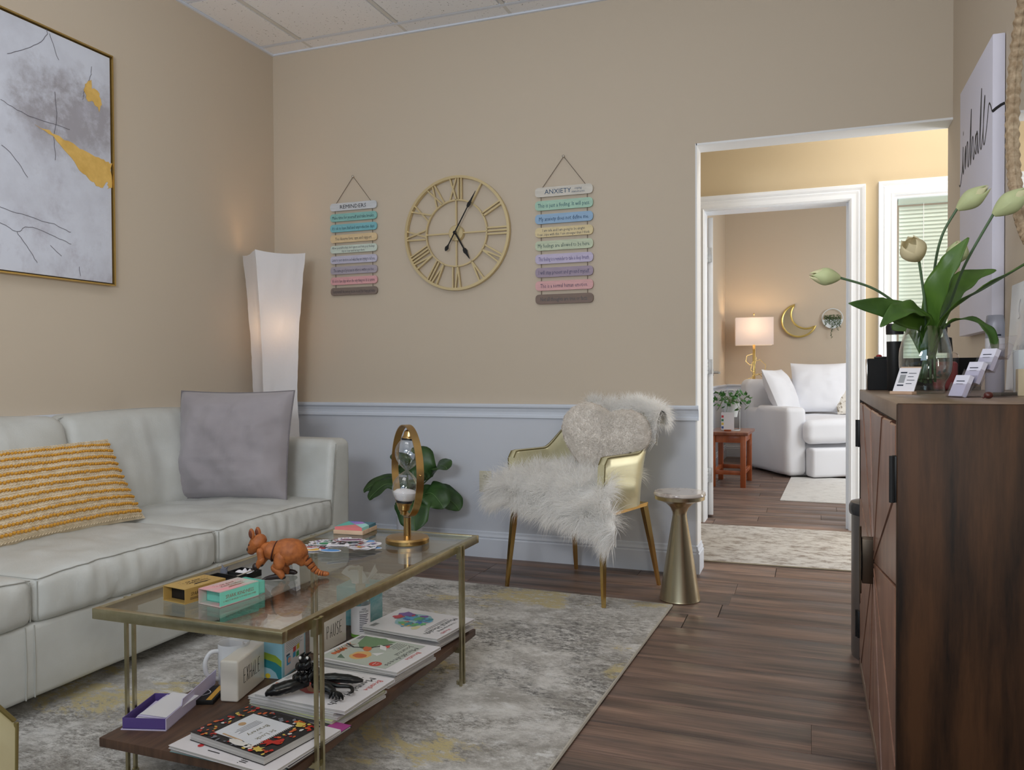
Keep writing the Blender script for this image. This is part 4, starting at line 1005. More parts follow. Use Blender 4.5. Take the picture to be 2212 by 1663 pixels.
q = B(tl_); q.lathe(pp, 36); q.build('glass_bulbs', m_cg, hg)
q = B(tl_); q.lathe([(0, -.098)]+[(r*.955, z) for r, z in pp if z < -.074]+[(.0385, -.070), (.028, -.062), (0, -.057)], 32); q.build('sand', mat('white_sand', rgb(226, 220, 220), .95), hg)
for s in (-1, 1):
    q = B(tl_); q.lathe([(0, s*.098), (.026, s*.098), (.026, s*.1035), (0, s*.1035)][::s], 24); q.build('gasket', m_blk, hg)
    q = B(tl_); q.lathe([(0, s*.1035), (.0245, s*.1035), (.0235, s*.108), (.021, s*.110), (.018, s*.126), (.011, s*.130), (.010, s*.141), (0, s*.142)][::s], 24); q.build('end_cap', m_hgb, hg)
q = B()
for s in (-1, 1): q.ell(d*(RR+.002)*s+Vector((0, 0, RZ)), (.004, .004, .004), 10, 6); q.tube([d*(RR-.006)*s+Vector((0, 0, RZ)), d*(RR+.002)*s+Vector((0, 0, RZ))], .002, 6)
q.build('pivot_screw', m_hgb, hg)
# ------------------------------------------------------------------ tangram
tg = thing('tangram_tray', 'square natural wood tray holding coloured tangram tiles at the far end of the table', 'puzzle', (-1.467, 2.395, TZ), R(4))
m_pine = mat('pale_wood', rgb(204, 176, 150), .6, col2=rgb(188, 156, 130), scale=6, stretch=(1, 8, 1))
q = B(); q.rbox((0, 0, .007), (.110, .110, .014), .0015, 1, 1); q.build('tray', m_pine, tg)
def tang(label, poly, colr):
    o = thing('tangram_tile', label, 'puzzle piece', (-1.467, 2.395, TZ+.0143), R(4), 'tangram tiles in the wooden tray'); q = B()
    cx, cy = sum(p[0] for p in poly)/len(poly), sum(p[1] for p in poly)/len(poly)
    q.prism([(p[0]+(cx-p[0])*.02-.0, p[1]+(cy-p[1])*.02) for p in poly], 0, .010); q.build('tile', mat('paint_%d_%d_%d' % colr, rgb(*colr), .45), o, smooth=False)
h_ = .052
tang('coral pink triangular tangram tile nearest the sticker pile', [(-h_, -h_), (h_, -h_), (0, 0)], (214, 120, 122))
tang('teal green triangular tangram tile on the sofa side of the tray', [(-h_, -h_), (0, 0), (-h_, h_)], (82, 176, 164))
tang('small blue violet triangular tangram tile at the far corner of the tray', [(-h_, h_), (-h_/2, h_/2), (0, h_)], (112, 110, 200))
tang('lilac square tangram tile in the middle of the tray', [(0, 0), (h_/2, h_/2), (0, h_), (-h_/2, h_/2)], (160, 120, 196))
tang('pale aqua tangram tile beside the coral triangle', [(h_, -h_), (h_, 0), (h_/2, h_/2), (0, 0)], (156, 214, 208))
tang('dark petrol blue triangular tangram tile at the back of the tray', [(h_, 0), (h_, h_), (0, h_)], (56, 108, 126))
# ------------------------------------------------------------------ pile of stickers
m_st = mat('white_vinyl_sticker', rgb(226, 224, 230), .4)
m_sp = [mat('sticker_ink_%d' % i, rgb(*c), .45) for i, c in enumerate([(60, 56, 66), (206, 70, 76), (226, 180, 90), (112, 44, 92), (46, 128, 88), (90, 150, 210), (232, 150, 150), (150, 110, 180), (240, 190, 60), (128, 190, 190)])]
rn = random.Random(12); stz = TZ+.0005
def sticker(label, x, y, z, rz, kind, sx, sy, tilt=(0, 0), seed=0, cols=(0, 1)):
    o = thing('sticker', label, 'sticker', (x, y, z), rz, 'loose stickers on the glass table', rx=tilt[0], ry=tilt[1]); r2 = random.Random(seed); q = B()
    if kind == 'oval': q.prism([(sx*math.cos(2*PI*i/20), sy*math.sin(2*PI*i/20)) for i in range(20)], 0, .0008)
    elif kind == 'house': q.prism([(-sx, -sy), (sx, -sy), (sx*.9, sy*.3), (0, sy), (-sx*.9, sy*.3)], 0, .0008)
    elif kind == 'rect': q.prism([(-sx, -sy), (sx, -sy*.9), (sx*.95, sy), (-sx*.9, sy*.95)], 0, .0008)
    else: q.prism([(sx*(1+r2.uniform(-.16, .16))*math.cos(2*PI*i/16), sy*(1+r2.uniform(-.16, .16))*math.sin(2*PI*i/16)) for i in range(16)], 0, .0008)
    q.build('vinyl', m_st, o, smooth=False); q = B()
    if kind == 'oval': q.blob(0, 0, sx*.88, sy*.86, .001, cols[0])
    elif kind == 'banner': q.blob(0, 0, sx*.85, sy*.7, .001, cols[0], jag=.1, seed=seed); [q.line([(-sx*.5, sy*(.15-.3*k)), (-sx*.15, sy*(.25-.3*k)), (sx*.1, sy*(.1-.3*k)), (sx*.5, sy*(.2-.3*k))], .0022, .0026, 10) for k in (0, 1)]
    else:
        for k in range(r2.randint(4, 7)):
            q.blob(r2.uniform(-.5, .5)*sx, r2.uniform(-.5, .5)*sy, sx*r2.uniform(.10, .32), sy*r2.uniform(.10, .32), .001+.0002*k, r2.choice(cols), 9, .3, r2.random()*6, r2.randint(0, 99))
        for k in range(3):
            y_ = sy*(.5-.5*k); q.line([(-sx*.6, y_), (-sx*.2, y_+sy*.2*r2.uniform(-1, 1)), (sx*.2, y_), (sx*.6, y_+.001)], .0022, .0026, 0)
    q.build('print', m_sp+[m_st], o, smooth=False)
bc = Vector((-1.372, 2.15, 0)); stk = []
for i in range(40):
    a = rn.random()*2*PI; r = rn.random()**.6; x, y = bc.x+.115*r*math.cos(a)+.045*r*math.sin(a), bc.y+.105*r*math.sin(a)
    lay = (1-r)*.016+rn.random()*.003; k = rn.choice(['blob', 'blob', 'blob', 'rect', 'oval', 'house'])
    stk.append((y*.937-x*.348, x*.937+y*.348, k, len(stk)))
    sticker('pile sticker %d' % (len(stk)-1), x, y, stz+.0008+lay+.00012*i, rn.random()*6.28, k, rn.uniform(.020, .032), rn.uniform(.016, .026), (rn.uniform(-.05, .05), rn.uniform(-.05, .05)), i, (rn.choice([0, 0, 1, 6, 5, 9]), rn.choice([0, 1, 4, 7])))
rows = sorted(stk); nm_ = {'blob': 'ragged edged', 'rect': 'square cut', 'oval': 'oval', 'house': 'five sided'}
ordw = ['leftmost', 'second from left', 'third from left', 'fourth from left', 'fifth from left', 'fifth from right', 'fourth from right', 'third from right', 'second from right', 'rightmost']
lab = {}
for ri, rname in enumerate(('nearest row', 'second row', 'third row', 'farthest row')):
    for ci, it in enumerate(sorted(rows[ri*10:ri*10+10], key=lambda t: t[1])): lab['pile sticker %d' % it[3]] = f'{nm_[it[2]]} white sticker, {ordw[ci]} in the {rname} of the pile'
for o in list(C.objects):
    if o.get('label') in lab: o['label'] = lab[o['label']]
sticker('orange oval sticker at the near end of the sticker pile', -1.418, 2.055, stz+.012, R(20), 'oval', .033, .024, (0, .06), 101, (2, 2))
sticker('purple banner sticker on top of the sticker pile', -1.335, 2.155, stz+.027, R(22), 'banner', .040, .020, (0, 0), 102, (3, 3))
sticker('white five sided sticker on top of the pile beside the purple banner', -1.345, 2.098, stz+.0245, R(28), 'house', .034, .026, (.03, .05), 103, (0, 0))
sticker('green blob sticker in the middle of the sticker pile', -1.395, 2.10, stz+.022, R(10), 'oval', .02, .016, (.04, 0), 104, (4, 4))
sticker('sticker striped in blue, cream and red at the front of the pile', -1.348, 2.058, stz+.013, R(20), 'oval', .033, .018, (0, .04), 105, (5, 1))
sticker('yellow and pink sticker at the front right of the pile', -1.292, 2.125, stz+.012, R(30), 'blob', .034, .024, (0, .05), 106, (8, 6))
# ------------------------------------------------------------------ kangaroo figure
kg = thing('kangaroo_figure', 'jointed orange brown toy kangaroo with black paws standing on the glass table', 'figurine', (-1.314, 1.795, TZ+.001), R(20.4))
m_kan = mat('orange_brown_plastic', rgb(164, 94, 44), .6, col2=rgb(134, 74, 34), scale=60, bump=.5, bscale=90, bdist=.003)
m_kbl = mat('glossy_black_brown_plastic', rgb(34, 22, 20), .45)
m_gap = mat('joint_gap', rgb(60, 24, 14), .9)
U = .00124
def kp(u, v, y=0): return Vector(((u-616)*U, y, (1251-v)*U))
def limb(name, pts, rad, m, par=None, flat=(1, 1), seg=14, bumpy=0, sub=5, ret=False):
    P = cr(pts, sub); rr = interp(rad, len(P)); n = len(P)
    t0 = (P[0]-P[1]).normalized()*rr[0]; t1 = (P[-1]-P[-2]).normalized()*rr[-1]
    P2 = [P[0]+t0*.92, P[0]+t0*.7]+P+[P[-1]+t1*.7, P[-1]+t1*.92]; r2 = [rr[0]*.35, rr[0]*.72]+rr+[rr[-1]*.72, rr[-1]*.35]
    q = B(); q.tube(P2, r2, seg, flat=flat, up=(0, 1, 0))
    if bumpy: q.v = [tuple(Vector(p)+Vector(p).normalized()*0+noise.noise_vector(Vector(p)*120)*bumpy) for p in q.v]
    return q.build(name, m, par or kg, ang=80)
limb('rear_body', [kp(594, 1196), kp(612, 1196), kp(632, 1199), kp(644, 1206), kp(650, 1213)], [x*U for x in (20, 28, 30, 24, 15)], m_kan, bumpy=.0012, seg=20)
limb('chest', [kp(588, 1194), kp(576, 1191), kp(568, 1186)], [x*U for x in (21, 19, 13)], m_kan, seg=18)
q = B(); q.tube([kp(591, 1195, .0), kp(593, 1195.5, 0)], [23*U]*2, 24); q.build('joint_ring', m_gap, kg)
q = B(); q.tube([kp(562, 1184), kp(566, 1185)], [11*U]*2, 18); q.build('neck_joint', m_gap, kg)
hd = limb('head', [kp(560, 1172), kp(554, 1178), kp(546, 1188), kp(542, 1194)], [x*U for x in (15, 17, 13.5, 9)], m_kan, seg=18)
for s in (-1, 1):
    e = kp(551+4*s, 1166, s*.011); q = B(); q.at(e, 0, 0, R(-8)); q.ell((0, 0, .012), (.008, .005, .0155), 12, 8); q.build('ear', m_kan, hd)
    q = B(); q.at(e, 0, 0, R(-8)); q.ell((-.0025, -.003, .012), (.0055, .003, .011), 10, 6); q.build('inner_ear', mat('dark_ear_lining', rgb(96, 46, 26), .7), hd)
    q = B(); q.ell(kp(540, 1180, s*.012), (.0028, .002, .003), 8, 6); q.build('eye', m_kbl, hd)
q = B(); q.ell(kp(534, 1191), (.004, .006, .005), 10, 6); q.build('nose', m_kbl, hd)
q = B(); q.tube(cr([kp(537, 1198, -.008), kp(543, 1200, -.009), kp(550, 1199, -.012)], 4), .0008, 5); q.build('mouth', m_gap, hd)
for s in (-1, 1):
    a = limb('upper_arm', [kp(566, 1192, s*.022), kp(568, 1208, s*.024)], [x*U for x in (8, 7)], m_kan, seg=12)
    a = limb('forearm', [kp(569, 1210, s*.024), kp(563, 1218, s*.023), kp(559, 1226, s*.022)], [x*U for x in (8, 6.5, 5)], m_kan, seg=12)
    q = B(); c = kp(556, 1225, s*.022)
    q.ell(c, (.0095, .0085, .0105), 12, 8)
    for k in range(4): q.tube([c+Vector((.002-.003*k, 0, -.004)), c+Vector((-.001-.004*k, 0, -.0095+.0012*k))], [.0024, .0018], 6)
    q.build('paw', m_kbl, kg)
    a = limb('thigh', [kp(610, 1204, s*.025), kp(606, 1220, s*.027), kp(598, 1226, s*.026)], [x*U for x in (14, 13, 9)], m_kan, seg=14, flat=(1, .75))
    q = B(); q.M = Matrix.Translation(kp(610, 1206, s*.0245)) @ Matrix.Rotation(R(90), 4, 'X'); q.lathe([(.0, -.003), (.0182, -.003), (.0186, .003), (0, .003)], 24); q.build('hip_joint', m_gap, kg)
    a = limb('shin', [kp(598, 1228, s*.026), kp(608, 1236, s*.026), kp(613, 1244, s*.026)], [x*U for x in (8.5, 8, 7)], m_kan, seg=12)
    sh_ = 0 if s < 0 else 14
    q = B(); F0 = kp(616+sh_, 1247, s*.026); q.tube(cr([F0, kp(604+sh_, 1245, s*.026), kp(588+sh_, 1247, s*.027), kp(576+sh_, 1249, s*.028)], 4), interp([.0055, .0065, .0058, .003], 13), 10, flat=(1.15, .85), up=(0, 1, 0)); q.ell(F0, (.0065, .0065, .0048), 10, 6)
    for k in (-1, 0, 1): q.tube([kp(580+sh_, 1248, s*.027+.003*k), kp(571+sh_, 1250, s*.028+.005*k)], [.0024, .0012], 6)
    q.build('foot', m_kbl, kg)
tp = [(652, 1209), (661, 1216), (668, 1224), (674, 1232), (680, 1238), (686, 1242), (691, 1243.5), (696, 1244.3), (704, 1245)]
tr_ = [12, 10.5, 9.2, 8.2, 7.4, 6.4, 6, 5.6, 5.2]
for i in range(8):
    a, c = kp(*tp[i]), kp(*tp[i+1]); q = B(); dd = c-a
    q.tube([a-dd*.02, a+dd*.1, a+dd*.75, a+dd*.93], [tr_[i]*U*.8, tr_[i]*U, tr_[i+1]*U*1.04, tr_[i+1]*U*.72], 14, up=(0, 1, 0))
    if i == 7: q.ell(c-dd*.1, (.0075, .006, .006), 12, 8)
    q.build('tail_segment', m_kan, kg, ang=60)
    if i: q = B(); q.tube([a-dd*.12, a+dd*.06], tr_[i]*U*.93, 14, up=(0, 1, 0)); q.build('tail_joint', m_gap, kg)
# ------------------------------------------------------------------ matchbox style card boxes on the glass
def matchbox(label, loc, rz, W, L, H, out, c1, c2, ctray, title, body, ink, dot):
    o = thing('card_box', label, 'card box', loc, rz, 'kindness card boxes on the table'); t = .0015
    m1 = mat('box_top_%d_%d_%d' % c1, rgb(*c1), .5, col2=rgb(*c2), scale=5, lo=.3, hi=.7, stretch=(3, 1, 1)); m2 = mat('box_side_%d_%d_%d' % c2, rgb(*c2), .5)
    q = B(); q.box(-W/2, W/2, 0, L, H-t, H, 0); q.box(-W/2, W/2, 0, L, 0, t, 0); q.box(-W/2, -W/2+t, 0, L, t, H-t, 0); q.box(W/2-t, W/2, 0, L, t, H-t, 1); q.build('sleeve', [m1, m2], o, smooth=False)
    q = B(); a, e = .022, L+out; w2, h2 = W/2-t-.001, H-2*t-.001
    q.box(-w2, w2, a, e, t+.0005, t+.002); q.box(-w2, w2, a, a+t, t, h2); q.box(-w2, w2, e-t, e, t, h2); q.box(-w2, -w2+t, a, e, t, h2); q.box(w2-t, w2, a, e, t, h2); q.build('inner_tray', mat('tray_%d_%d_%d' % ctray, rgb(*ctray), .55), o, smooth=False)
    q = B(Matrix.Translation((0, L*.55, H)) @ Matrix.Rotation(R(90), 4, 'Z'))
    q.text(title[0], 0, .012, .045, .009); q.text(title[1], 0, -.002, .065, .010); q.blob(-.0, -.016, .022, .004, jag=.5, seg=16)
    for k in range(22): rr = random.Random(k); q.blob(rr.uniform(-.05, .05), rr.uniform(-.03, .03), .0012, .0012, seg=6)
    q.M = Matrix.Translation((W/2, L*.5, H*.5)) @ Matrix(((0, 0, 1, 0), (1, 0, 0, 0), (0, 1, 0, 0), (0, 0, 0, 1)))
    q.text(title[0]+' '+title[1], 0, .003, L*.72, .0085); q.text(body, 0, -.007, L*.85, .004) if body else [q.line([(-L*.38, -.006-.003*k), (L*.38, -.006-.003*k)], .0012, .0005, 0) for k in (0, 1)]
    q.build('lettering', mat('ink_box_%d_%d_%d' % ink, rgb(*ink), .6), o, smooth=False); return o
matchbox('pink and mint green sliding card box on the glass table top', (-1.325, 1.514, TZ), R(-9), .074, .118, .036, .022, (226, 132, 146), (122, 206, 186), (110, 190, 172), ('SPARK', 'KINDNESS'), '50 WAYS TO BE KINDER TO YOURSELF AND OTHERS', (150, 108, 92), 0)
matchbox('gold and black sliding card box on the glass table top beside the pink one', (-1.422, 1.506, TZ), R(-9), .078, .120, .036, .040, (176, 146, 84), (164, 132, 72), (20, 18, 18), ('SPARK', 'CREATIVITY'), '', (54, 40, 26), 0)
ty = thing('small_black_tray', 'little open black tray holding folded white paper behind the card boxes', 'tray', (-1.425, 1.765, TZ), R(-4))
q = B(); q.box(-.035, .035, -.026, .026, 0, .0015); [q.box(*a, 0, .016) for a in ((-.035, .035, -.026, -.0245), (-.035, .035, .0245, .026), (-.035, -.0335, -.026, .026), (.0335, .035, -.026, .026))]; q.build('tray', m_blk, ty, smooth=False)
q = B(); q.grid(lambda a, c: (-.026+.05*a, -.02+.04*c, .006+.011*abs(math.sin(a*9+c*3))*(.4+.6*c)), 12, 8); q.build('folded_paper', m_st, ty, ang=20)
o = thing('grey_charm', 'small grey crumpled charm leaning on the black tray', 'trinket', (-1.468, 1.735, TZ+.002))
q = B(); q.ell((0, 0, .014), (.011, .009, .013), 10, 8); q.tube([(0, 0, .02), (-.008, 0, .034)], [.005, .001], 6); q.tube([(.004, 0, .02), (.012, 0, .028)], [.004, .001], 6); q.v = [tuple(Vector(p)+noise.noise_vector(Vector(p)*90)*.003) for p in q.v]; q.build('charm', mat('slate_grey', rgb(92, 96, 108), .5), o)
o = thing('metal_skewer', 'thin metal pick lying from the kangaroo paw to the gold box', 'pick', (-1.395, 1.735, TZ+.014), R(0))
q = B(); q.tube([(-.037, -.055, -.009), (.016, .030, .012)], [.0016, .0016], 8); q.build('rod', mat('steel_rod', rgb(190, 184, 176), .3, .9), o)
# ------------------------------------------------------------------ shelf of the coffee table
m_paperw = mat('magazine_paper', rgb(206, 204, 202), .6, col2=rgb(176, 174, 172), scale=3, stretch=(1, 1, 260), lo=.4, hi=.6)
m_cov = mat('white_cover', rgb(226, 222, 226), .3)
INK = {}
def ink(*c): return mat('print_%d_%d_%d' % c, rgb(*c), .35)
def magazine(label, x, y, z, rz, w, h, t, cover=None, group=None, deco=None, bend=.0, nm='magazine'):
    o = thing(nm, label, 'magazine' if nm == 'magazine' else 'book', (x, y, z), rz, group)
    fb = lambda p: (p[0], p[1], p[2]+bend*max(0, (p[1]/h))**2)
    q = B(); q.rbox((0, 0, t/2), (w-.003, h-.003, t-.0012), .0004, (2, 6, 1), 1, fb); q.build('pages', m_paperw, o, smooth=False)
    q = B(); q.rbox((0, 0, t-.0004), (w, h, .0008), .0003, (2, 6, 1), 1, fb); q.rbox((0, 0, .0004), (w, h, .0008), .0003, (2, 6, 1), 1, fb); q.box(-w/2-.0003, -w/2+.0006, -h/2, h/2, .0004, t-.0004); q.build('cover', cover or m_cov, o, smooth=False)
    if deco:
        mats = [ink(*c) for c in deco[0]]; q = B(); deco[1](q, w, h); q.v = [(p[0], p[1], fb(p)[2]) for p in q.v]; q.M = Matrix.Identity(4); q.v = [(a, c, d_+t+.0002) for a, c, d_ in q.v]; q.build('cover_print', mats, o, smooth=False)
    return o
def barcode(q, x, y, s, m, mw, rot=0):
    q.poly([(x-.019*s, y-.012*s), (x+.019*s, y-.012*s), (x+.019*s, y+.012*s), (x-.019*s, y+.012*s)], .0003, mw)
    for k in range(14): xx = x+(-.016+.0024*k)*s; q.poly([(xx, y-.008*s), (xx+.0012*s, y-.008*s), (xx+.0012*s, y+.010*s), (xx, y+.010*s)], .0005, m)
def stack(x, y, z, n, t, rz, w, h, name, seed):
    rn = random.Random(seed); words = ['lowest', 'second lowest', 'third lowest', 'fourth lowest', 'fifth lowest', 'sixth lowest']
    for i in range(n):
        magazine(f'{words[i]} magazine in the stack under the {name}', x+rn.uniform(-.006, .012), y+rn.uniform(-.008, .008), z, rz+R(rn.uniform(-4, 4)), w+rn.uniform(-.004, .004), h+rn.uniform(-.006, .004), t, mat('cover_tone_%d_%d' % (seed, i), rgb(*rn.choice([(210, 208, 210), (196, 194, 196), (226, 226, 228), (120, 120, 122), (190, 196, 150)])), .35), f'magazines stacked under the {name}')
        z += t+.0006
    return z
# stack under the Mental Health guide (farthest)
z = stack(-1.205, 2.335, SZ, 5, .0066, R(-96), .215, .285, 'rainbow head magazine', 21)
def dD(q, w, h):
    q.text('Health', .04, .128, .05, .013, m=1); q.text('Understanding', 0, .108, .10, .011, m=0); q.text('Mental Health', 0, .086, .175, .021, m=0); [q.line([(-.07, .068-.008*k), (.07-.02*k, .068-.008*k)], .0026, .0005, 7) for k in (0, 1)]
    cols = [2, 3, 4, 5, 6, 8, 1]; rn = random.Random(5)
    q.blob(-.012, -.028, .066, .058, .0003, 9, 40, .03, 0, 3)
    for k in range(30):
        a = rn.random()*2*PI; r = rn.random()**.5; q.blob(-.012+.056*r*math.cos(a), -.028+.050*r*math.sin(a), rn.uniform(.010, .022), rn.uniform(.010, .02), .0004+.00003*k, rn.choice(cols), 14, .3, 0, k)
    q.blob(-.055, -.085, .022, .03, .0012, 4, 12, .3, .4, 8); q.blob(-.02, -.095, .02, .02, .0013, 1, 12, .3, .4, 9); q.blob(.05, .02, .02, .014, .0003, 10, 14, .2, 0, 4)
    q.line([(p.x, p.y) for p in cr([(-.075, -.06, 0), (-.07, 0, 0), (-.03, .035, 0), (.03, .03, 0), (.055, -.01, 0), (.05, -.05, 0)], 6)], .0016, .0016, 11)
    barcode(q, .08, -.118, 1, 0, 11)
magazine('white magazine with a rainbow watercolour head, on top of the farthest stack', -1.19, 2.325, z, R(-97), .228, .288, .008, None, None, ([(30, 28, 34), (196, 60, 74), (66, 112, 190), (84, 160, 200), (120, 84, 160), (96, 170, 110), (226, 178, 70), (120, 118, 122), (60, 140, 150), (150, 190, 200), (214, 206, 160), (232, 230, 232)], dD), .006)
# stack under the Mindfulness Journal
z = stack(-1.19, 2.035, SZ, 4, .0078, R(-95), .215, .282, 'pale green mindfulness magazine', 31)
def dC(q, w, h):
    q.poly([(-.100, -.13), (.105, -.13), (.105, .098), (-.100, .098)], .0002, 2)
    q.text('Breathe', -.012, .112, .066, .016, m=1); q.text('Mindfulness', .005, .085, .155, .017, m=0); q.text('Journal', -.04, .063, .085, .017, m=0)
    for k in range(5): q.line([(-.085, .042-.008*k), (-.035-.006*(k % 2), .042-.008*k)], .0022, .0005, 0)
    q.blob(.085, .05, .017, .019, .0006, 1, 22); q.text('100+', .085, .056, .014, .005, .0009, 5); q.line([(.076, .046), (.094, .046)], .002, .0009, 5)
    q.blob(-.055, -.06, .05, .045, .0004, 3, 16, .2, .5, 2); q.poly([(-.10, -.12), (-.03, -.10), (-.05, -.02), (-.09, .0)], .0005, 3); q.line([(-.02, -.13), (.0, -.09), (-.02, -.04), (-.07, .0)], .007, .0008, 0)
    q.blob(.045, -.03, .032, .03, .0005, 6, 20, .1); q.blob(.05, -.03, .016, .022, .0007, 4, 16, .1); q.blob(-.005, -.045, .02, .012, .0009, 4, 14, .2, .6, 5); q.blob(-.045, .0, .012, .008, .0009, 1, 10, .4, 0, 6)
    q.poly([(-.05, -.03), (-.02, -.01), (-.015, .015), (-.04, .0)], .0010, 5); q.poly([(.06, -.09), (.09, -.08), (.085, -.055)], .0006, 7); q.poly([(.02, -.01), (.0, .02), (.03, .015)], .0006, 5)
    for k in range(10): rr = random.Random(k); q.line([(.0+.008*k-.03, -.128), (-.02+.008*k+rr.uniform(-.006, .006), -.112), (-.025+.008*k, -.10)], .002, .0007, 0 if k % 2 else 4)
    for k in range(5): q.blob(.02+.012*k, -.108, .007, .01, .0007, 4, 10, .3, 0, k)
    barcode(q, -.082, -.125, .9, 0, 5)
magazine('mindfulness magazine with a pale green cover, orange figures and a red round badge', -1.178, 2.045, z, R(-96), .226, .284, .0085, None, None, ([(38, 36, 40), (206, 72, 58), (186, 192, 184), (112, 142, 104), (206, 106, 62), (228, 226, 228), (222, 178, 112), (90, 116, 98)], dC), .004)
# stack under the Mental Health issue
z = stack(-1.195, 1.765, SZ, 5, .0066, R(-94), .212, .272, 'black dragon toy', 41)
def dB(q, w, h):
    q.text('Breathe', -.05, .113, .07, .017, m=1); q.text('Mental Health', .0, .084, .185, .021, m=0)
    for k, s in enumerate(['A Positive Plan', 'Finding Joy', 'Purpose']): q.text(s, -.062, .056-.011*k, None, .0062, m=0)
    q.blob(.0, -.02, .055, .05, .0003, 1, 26, .05); q.poly([(.03, -.135), (.075, -.12), (.02, -.07)], .0004, 2); q.blob(.0, -.01, .04, .03, .0005, 3, 20, .2)
    for k in range(4): q.line([(-.1, -.125-.003*k), (.0, -.125-.003*k)], .0008, .0003, 0)
zB = z+.0085
magazine('white covered mental health magazine directly under the black dragon toy', -1.175, 1.768, z, R(-93.5), .222, .278, .0085, None, None, ([(34, 32, 36), (206, 70, 66), (226, 112, 52), (222, 150, 110)], dB), .006)
# front stack
z = SZ
magazine('teal edged magazine at the very bottom of the nearest stack', -1.205, 1.535, z, R(-92), .24, .30, .007, mat('teal_cover', rgb(128, 178, 186), .35)); z += .0076
magazine('magenta cornered magazine second from the bottom of the nearest stack', -1.178, 1.553, z, R(-95), .22, .285, .006, mat('dark_cover', rgb(62, 58, 66), .35), deco=([(170, 70, 140)], lambda q, w, h: q.poly([(-w/2, h/2-.05), (-w/2+.08, h/2-.05), (-w/2+.08, h/2), (-w/2, h/2)], .0004, 0))); z += .0066
def dA(q, w, h):
    barcode(q, -.055, -.115, 1.0, 0, 4); q.line([(.0, -.14), (.0, -.10)], .0015, .0005, 0)
    for k, (x, y, c) in enumerate([(.02, -.12, 3), (.045, -.122, 2), (.065, -.115, 1), (.085, -.082, 1), (.03, -.135, 3)]): q.blob(x, y, .0075 if k > 1 else .005, .007 if k > 1 else .005, .0005, c)
    q.text('well.', .085, .06, .05, .02, m=0, rot=R(0)); q.line([(.095, -.05), (.095, -.015)], .003, .0005, 0)
magazine('white magazine with coloured dots and a barcode in the nearest stack', -1.19, 1.508, z, R(-96), .232, .300, .007, None, None, ([(32, 32, 38), (196, 36, 40), (206, 176, 70), (150, 150, 160), (228, 228, 232)], dA)); z += .0078
def dE(q, w, h):
    q.poly([(-.035-.018, -.068), (.062, -.068), (.062, .062), (-.053, .062)], .0005, 1)
    q.text('St Luck', .012, .045, .055, .013, .001, 2); q.text('in', .012, .028, .008, .006, .001, 2); q.text('Bravery', .004, .012, .06, .013, .001, 2)
    for k in range(4): q.line([(-.03, -.012-.006*k), (.04-.01*(k % 2), -.012-.006*k)], .0016, .001, 7)
    q.blob(-.0, -.046, .009, .009, .001, 3); rn = random.Random(2)
    for k in range(22): q.line([(-.052+.0052*k, .0625), (-.052+.0052*k, .0665)], .0022, .0008, 8)
    q.line([(.056, -.045), (.060, .022)], .0045, .0012, 3); q.line([(.060, .022), (.061, .03)], .002, .0012, 0)
    for k in range(130):
        a = rn.random()
        x, y = rn.choice([(rn.uniform(-.08, -.056), rn.uniform(-.11, .11)), (rn.uniform(.066, .082), rn.uniform(-.11, .11)), (rn.uniform(-.08, .08), rn.uniform(.068, .115)), (rn.uniform(-.08, .08), rn.uniform(-.115, -.074))])
        near = (x > .03 and y > .03); q.blob(x, y, rn.uniform(.002, .007), rn.uniform(.002, .006), .0006+.000005*k, rn.choice([4, 4, 5, 5, 6, 0, 8] if (y < -.06 or y > .05) else [5, 7, 8, 4, 0, 7]), 11, .22, 0, k)
    q.blob(.07, .02, .010, .028, .0013, 8, 14, .15, 0, 5); q.blob(.072, .052, .008, .008, .0013, 8, 12); q.blob(-.065, .075, .01, .012, .0013, 6, 14, .5); q.blob(.07, .085, .011, .012, .0013, 6, 16, .5, 0, 3); q.blob(.03, .085, .012, .025, .0013, 4, 18, .6, .7, 1)
    pass
magazine('thick dark floral covered book with a white centre panel, on top of the nearest stack', -1.19, 1.508, z, R(-100), .172, .240, .019, mat('black_floral_cover', rgb(34, 32, 36), .35), None, ([(24, 22, 24), (222, 224, 232), (128, 122, 96), (196, 160, 120), (186, 40, 30), (206, 96, 44), (216, 190, 90), (120, 122, 132), (226, 222, 218)], dE), 0, 'floral_book')
# black articulated toy on the magazines
dz = zB+.006
dg = thing('black_dragon_toy', 'glossy black articulated dragon toy sprawled on a white magazine', 'toy', (-1.195, 1.735, dz), R(14))
dg.scale = (1.15, 1.15, 1.25)
m_drg = mat('glossy_black_plastic', rgb(12, 12, 14), .28, bump=.3, bscale=120, bdist=.002)
def dl(name, pts, rad, flat=(1, .7), sp=0, par=None):
    P = cr([Vector(p)*1.0 for p in pts], 6); q = B(); q.tube(P, interp(rad, len(P)), 10, flat=flat)
    if sp: q.v = [tuple(Vector(p)+noise.noise_vector(Vector(p)*150)*sp) for p in q.v]
    return q.build(name, m_drg, par or dg, ang=70)
dl('wing', [(-.005, -.01, .016), (-.035, -.03, .014), (-.065, -.05, .010), (-.082, -.062, .006)], [.012, .018, .016, .004], sp=.003)
dl('wing', [(.012, .01, .016), (.045, .022, .014), (.085, .028, .010), (.108, .03, .007)], [.010, .014, .011, .004], sp=.0015)
rn = random.Random(8)
for i in range(22):
    t = i/21; a = t*11.5; q = B(); c = Vector((-.010+.023*math.cos(a)*(1-t*.5), -.004+.023*math.sin(a)*(1-t*.5), .010+.042*t)); q.at(c, a, .5); q.rbox((0, 0, 0), (.023, .018, .015), .0055, 1, 2); q.tube([(0, 0, .004), (0, .007, .011)], [.004, .001], 5); q.build('body_segment', m_drg, dg, ang=70)
